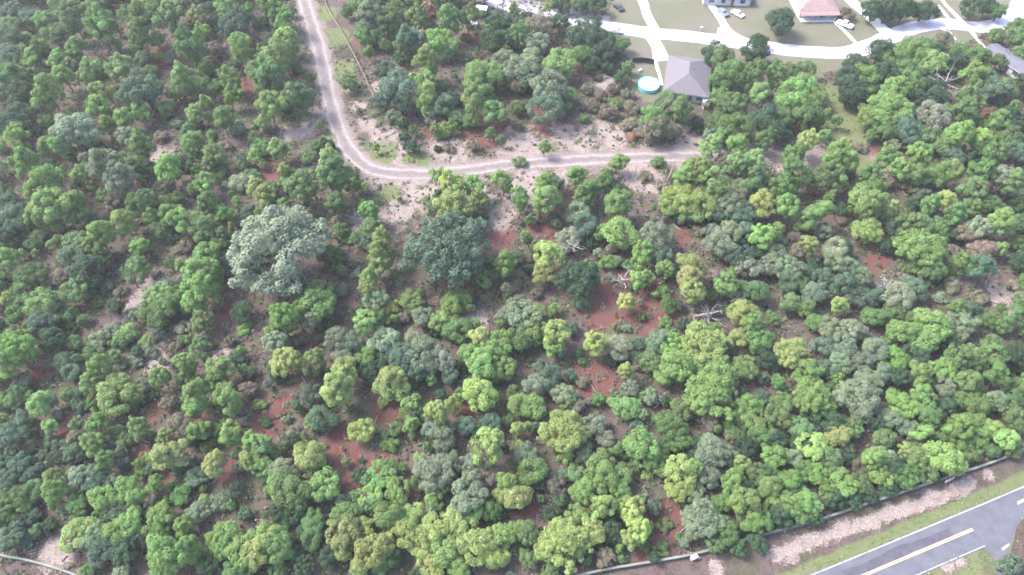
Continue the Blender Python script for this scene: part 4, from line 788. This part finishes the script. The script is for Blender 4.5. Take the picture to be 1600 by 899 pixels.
# vehicles
M_TYRE = mat('tyre', (.02, .02, .02), .8, .2); M_RIMS = mat('wheel_rim', (.5, .5, .52), .4, .5, metal=.6)
def vehicle(u, v, rz, paint, name, cat, label, L=4.5, W=1.8, kind='car'):
    x, y, _ = at(u, v); r = empty(name, (x, y, 0), rz, label=label, cat=cat)
    prof = {'car': [(-.5, .35), (-.5, .75), (-.46, .88), (-.33, .92), (-.22, 1.38), (.12, 1.40), (.27, .95), (.46, .80), (.5, .62), (.5, .35)],
            'pickup': [(-.5, .45), (-.5, 1.05), (-.16, 1.05), (-.13, 1.72), (.10, 1.74), (.20, 1.15), (.46, 1.02), (.5, .85), (.5, .45)],
            'trailer': [(-.5, .5), (-.5, 1.9), (-.46, 2.05), (.42, 2.05), (.5, 1.7), (.5, .5)]}[kind]
    mb = MB(); n = len(prof)
    for yy, k_ in ((-W / 2, 1), (W / 2, 1)):
        for px_, z in prof:
            t_ = .12 if z > 1.1 else 0; mb.v.append((px_ * L, yy * (1 - t_), z))
    mb.f.append(tuple(range(n))[::-1]); mb.f.append(tuple(range(n, 2 * n)))
    for k in range(n): mb.f.append((k, (k + 1) % n, n + (k + 1) % n, n + k))
    mb.build('body', paint, r, bevel=.06)
    gz = {'car': 1.16, 'pickup': 1.42, 'trailer': 1.45}[kind]
    for s_ in (-1, 1): MB().box((-.03 * L if kind != 'pickup' else -.0 * L, s_ * W * .455, gz), (L * (.34 if kind != 'pickup' else .2), .06, .3)).build('window', M_GLASS, r)
    if kind != 'trailer':
        a_ = MB(); a_.poly([(.13 * L, -W * .36, 1.40), (.13 * L, W * .36, 1.40), (.262 * L, W * .41, 1.0), (.262 * L, -W * .41, 1.0)]) if kind == 'car' else a_.poly([(.11 * L, -W * .36, 1.72), (.11 * L, W * .36, 1.72), (.20 * L, W * .41, 1.2), (.20 * L, -W * .41, 1.2)])
        o = a_.build('windscreen', M_GLASS, r); md = o.modifiers.new('t', 'SOLIDIFY'); md.thickness = .05; md.offset = -1 if o.data.polygons[0].normal.x < 0 else 1
    for sx in ((-.32, .32) if kind != 'trailer' else (-.08, .12)):
        for s_ in (-1, 1):
            w_ = MB(); w_.tube([(sx * L, s_ * W * .40, .33), (sx * L, s_ * W * .51, .33)], .33, 14); t2 = w_.build('wheel', M_TYRE, r); q_ = MB(); q_.tube([(sx * L, s_ * W * .50, .33), (sx * L, s_ * W * .525, .33)], .19, 10); q_.build('rim', M_RIMS, t2)
    return r
M_CW = mat('white_car_paint', (.72, .72, .74), .3, .5); M_CB = mat('slate_blue_paint', (.12, .15, .23), .3, .5); M_CD = mat('dark_car_paint', (.03, .03, .035), .3, .5)
vehicle(1129, 22, R(-62), M_CB, 'parked_car', 'car', 'slate blue car parked on the driveway of the pale blue-roofed house')
vehicle(1152, 24, R(-50), M_CW, 'parked_car', 'car', 'white car parked beside the garage of the pale blue-roofed house')
vehicle(962, 51, R(-12), M_CW, 'parked_car', 'car', 'white car parked at the street edge beside dark oaks')
vehicle(966, 14, R(-60), M_CD, 'parked_car', 'car', 'dark car parked on the lawn near the top edge')
vehicle(1319, 41, R(-38), M_CW, 'parked_pickup', 'pickup', 'white pickup parked beside the narrow drive of the pink-roofed house', L=5.2, W=1.9, kind='pickup')
x, y, _ = at(1095, 48); t_ = empty('mailbox', (x, y, 0), 0, label='white mailbox on a post at the edge of the upper lawn', cat='mailbox'); MB().box((0, 0, .5), (.12, .12, 1.0)).build('post', M_BOXW, t_); mb = MB(); mb.tube([(-.4, 0, 1.15), (.4, 0, 1.15)], .24, 10); mb.build('box', M_BOXW, t_)
x, y, _ = at(617, 82); t_ = empty('barrel', (x, y, 0), 0, label='white barrel in the shade of the trees right of the rail fence', cat='barrel'); mb = MB(); mb.tube([(0, 0, 0), (0, 0, .3), (0, 0, .9), (0, 0, 1.1)], [.42, .48, .48, .42], 14); mb.build('drum', M_BOXW, t_, smooth=True); mb = MB(); mb.tube([(0, 0, 1.1), (0, 0, 1.16)], .44, 14); mb.build('lid', M_WHITE, t_)
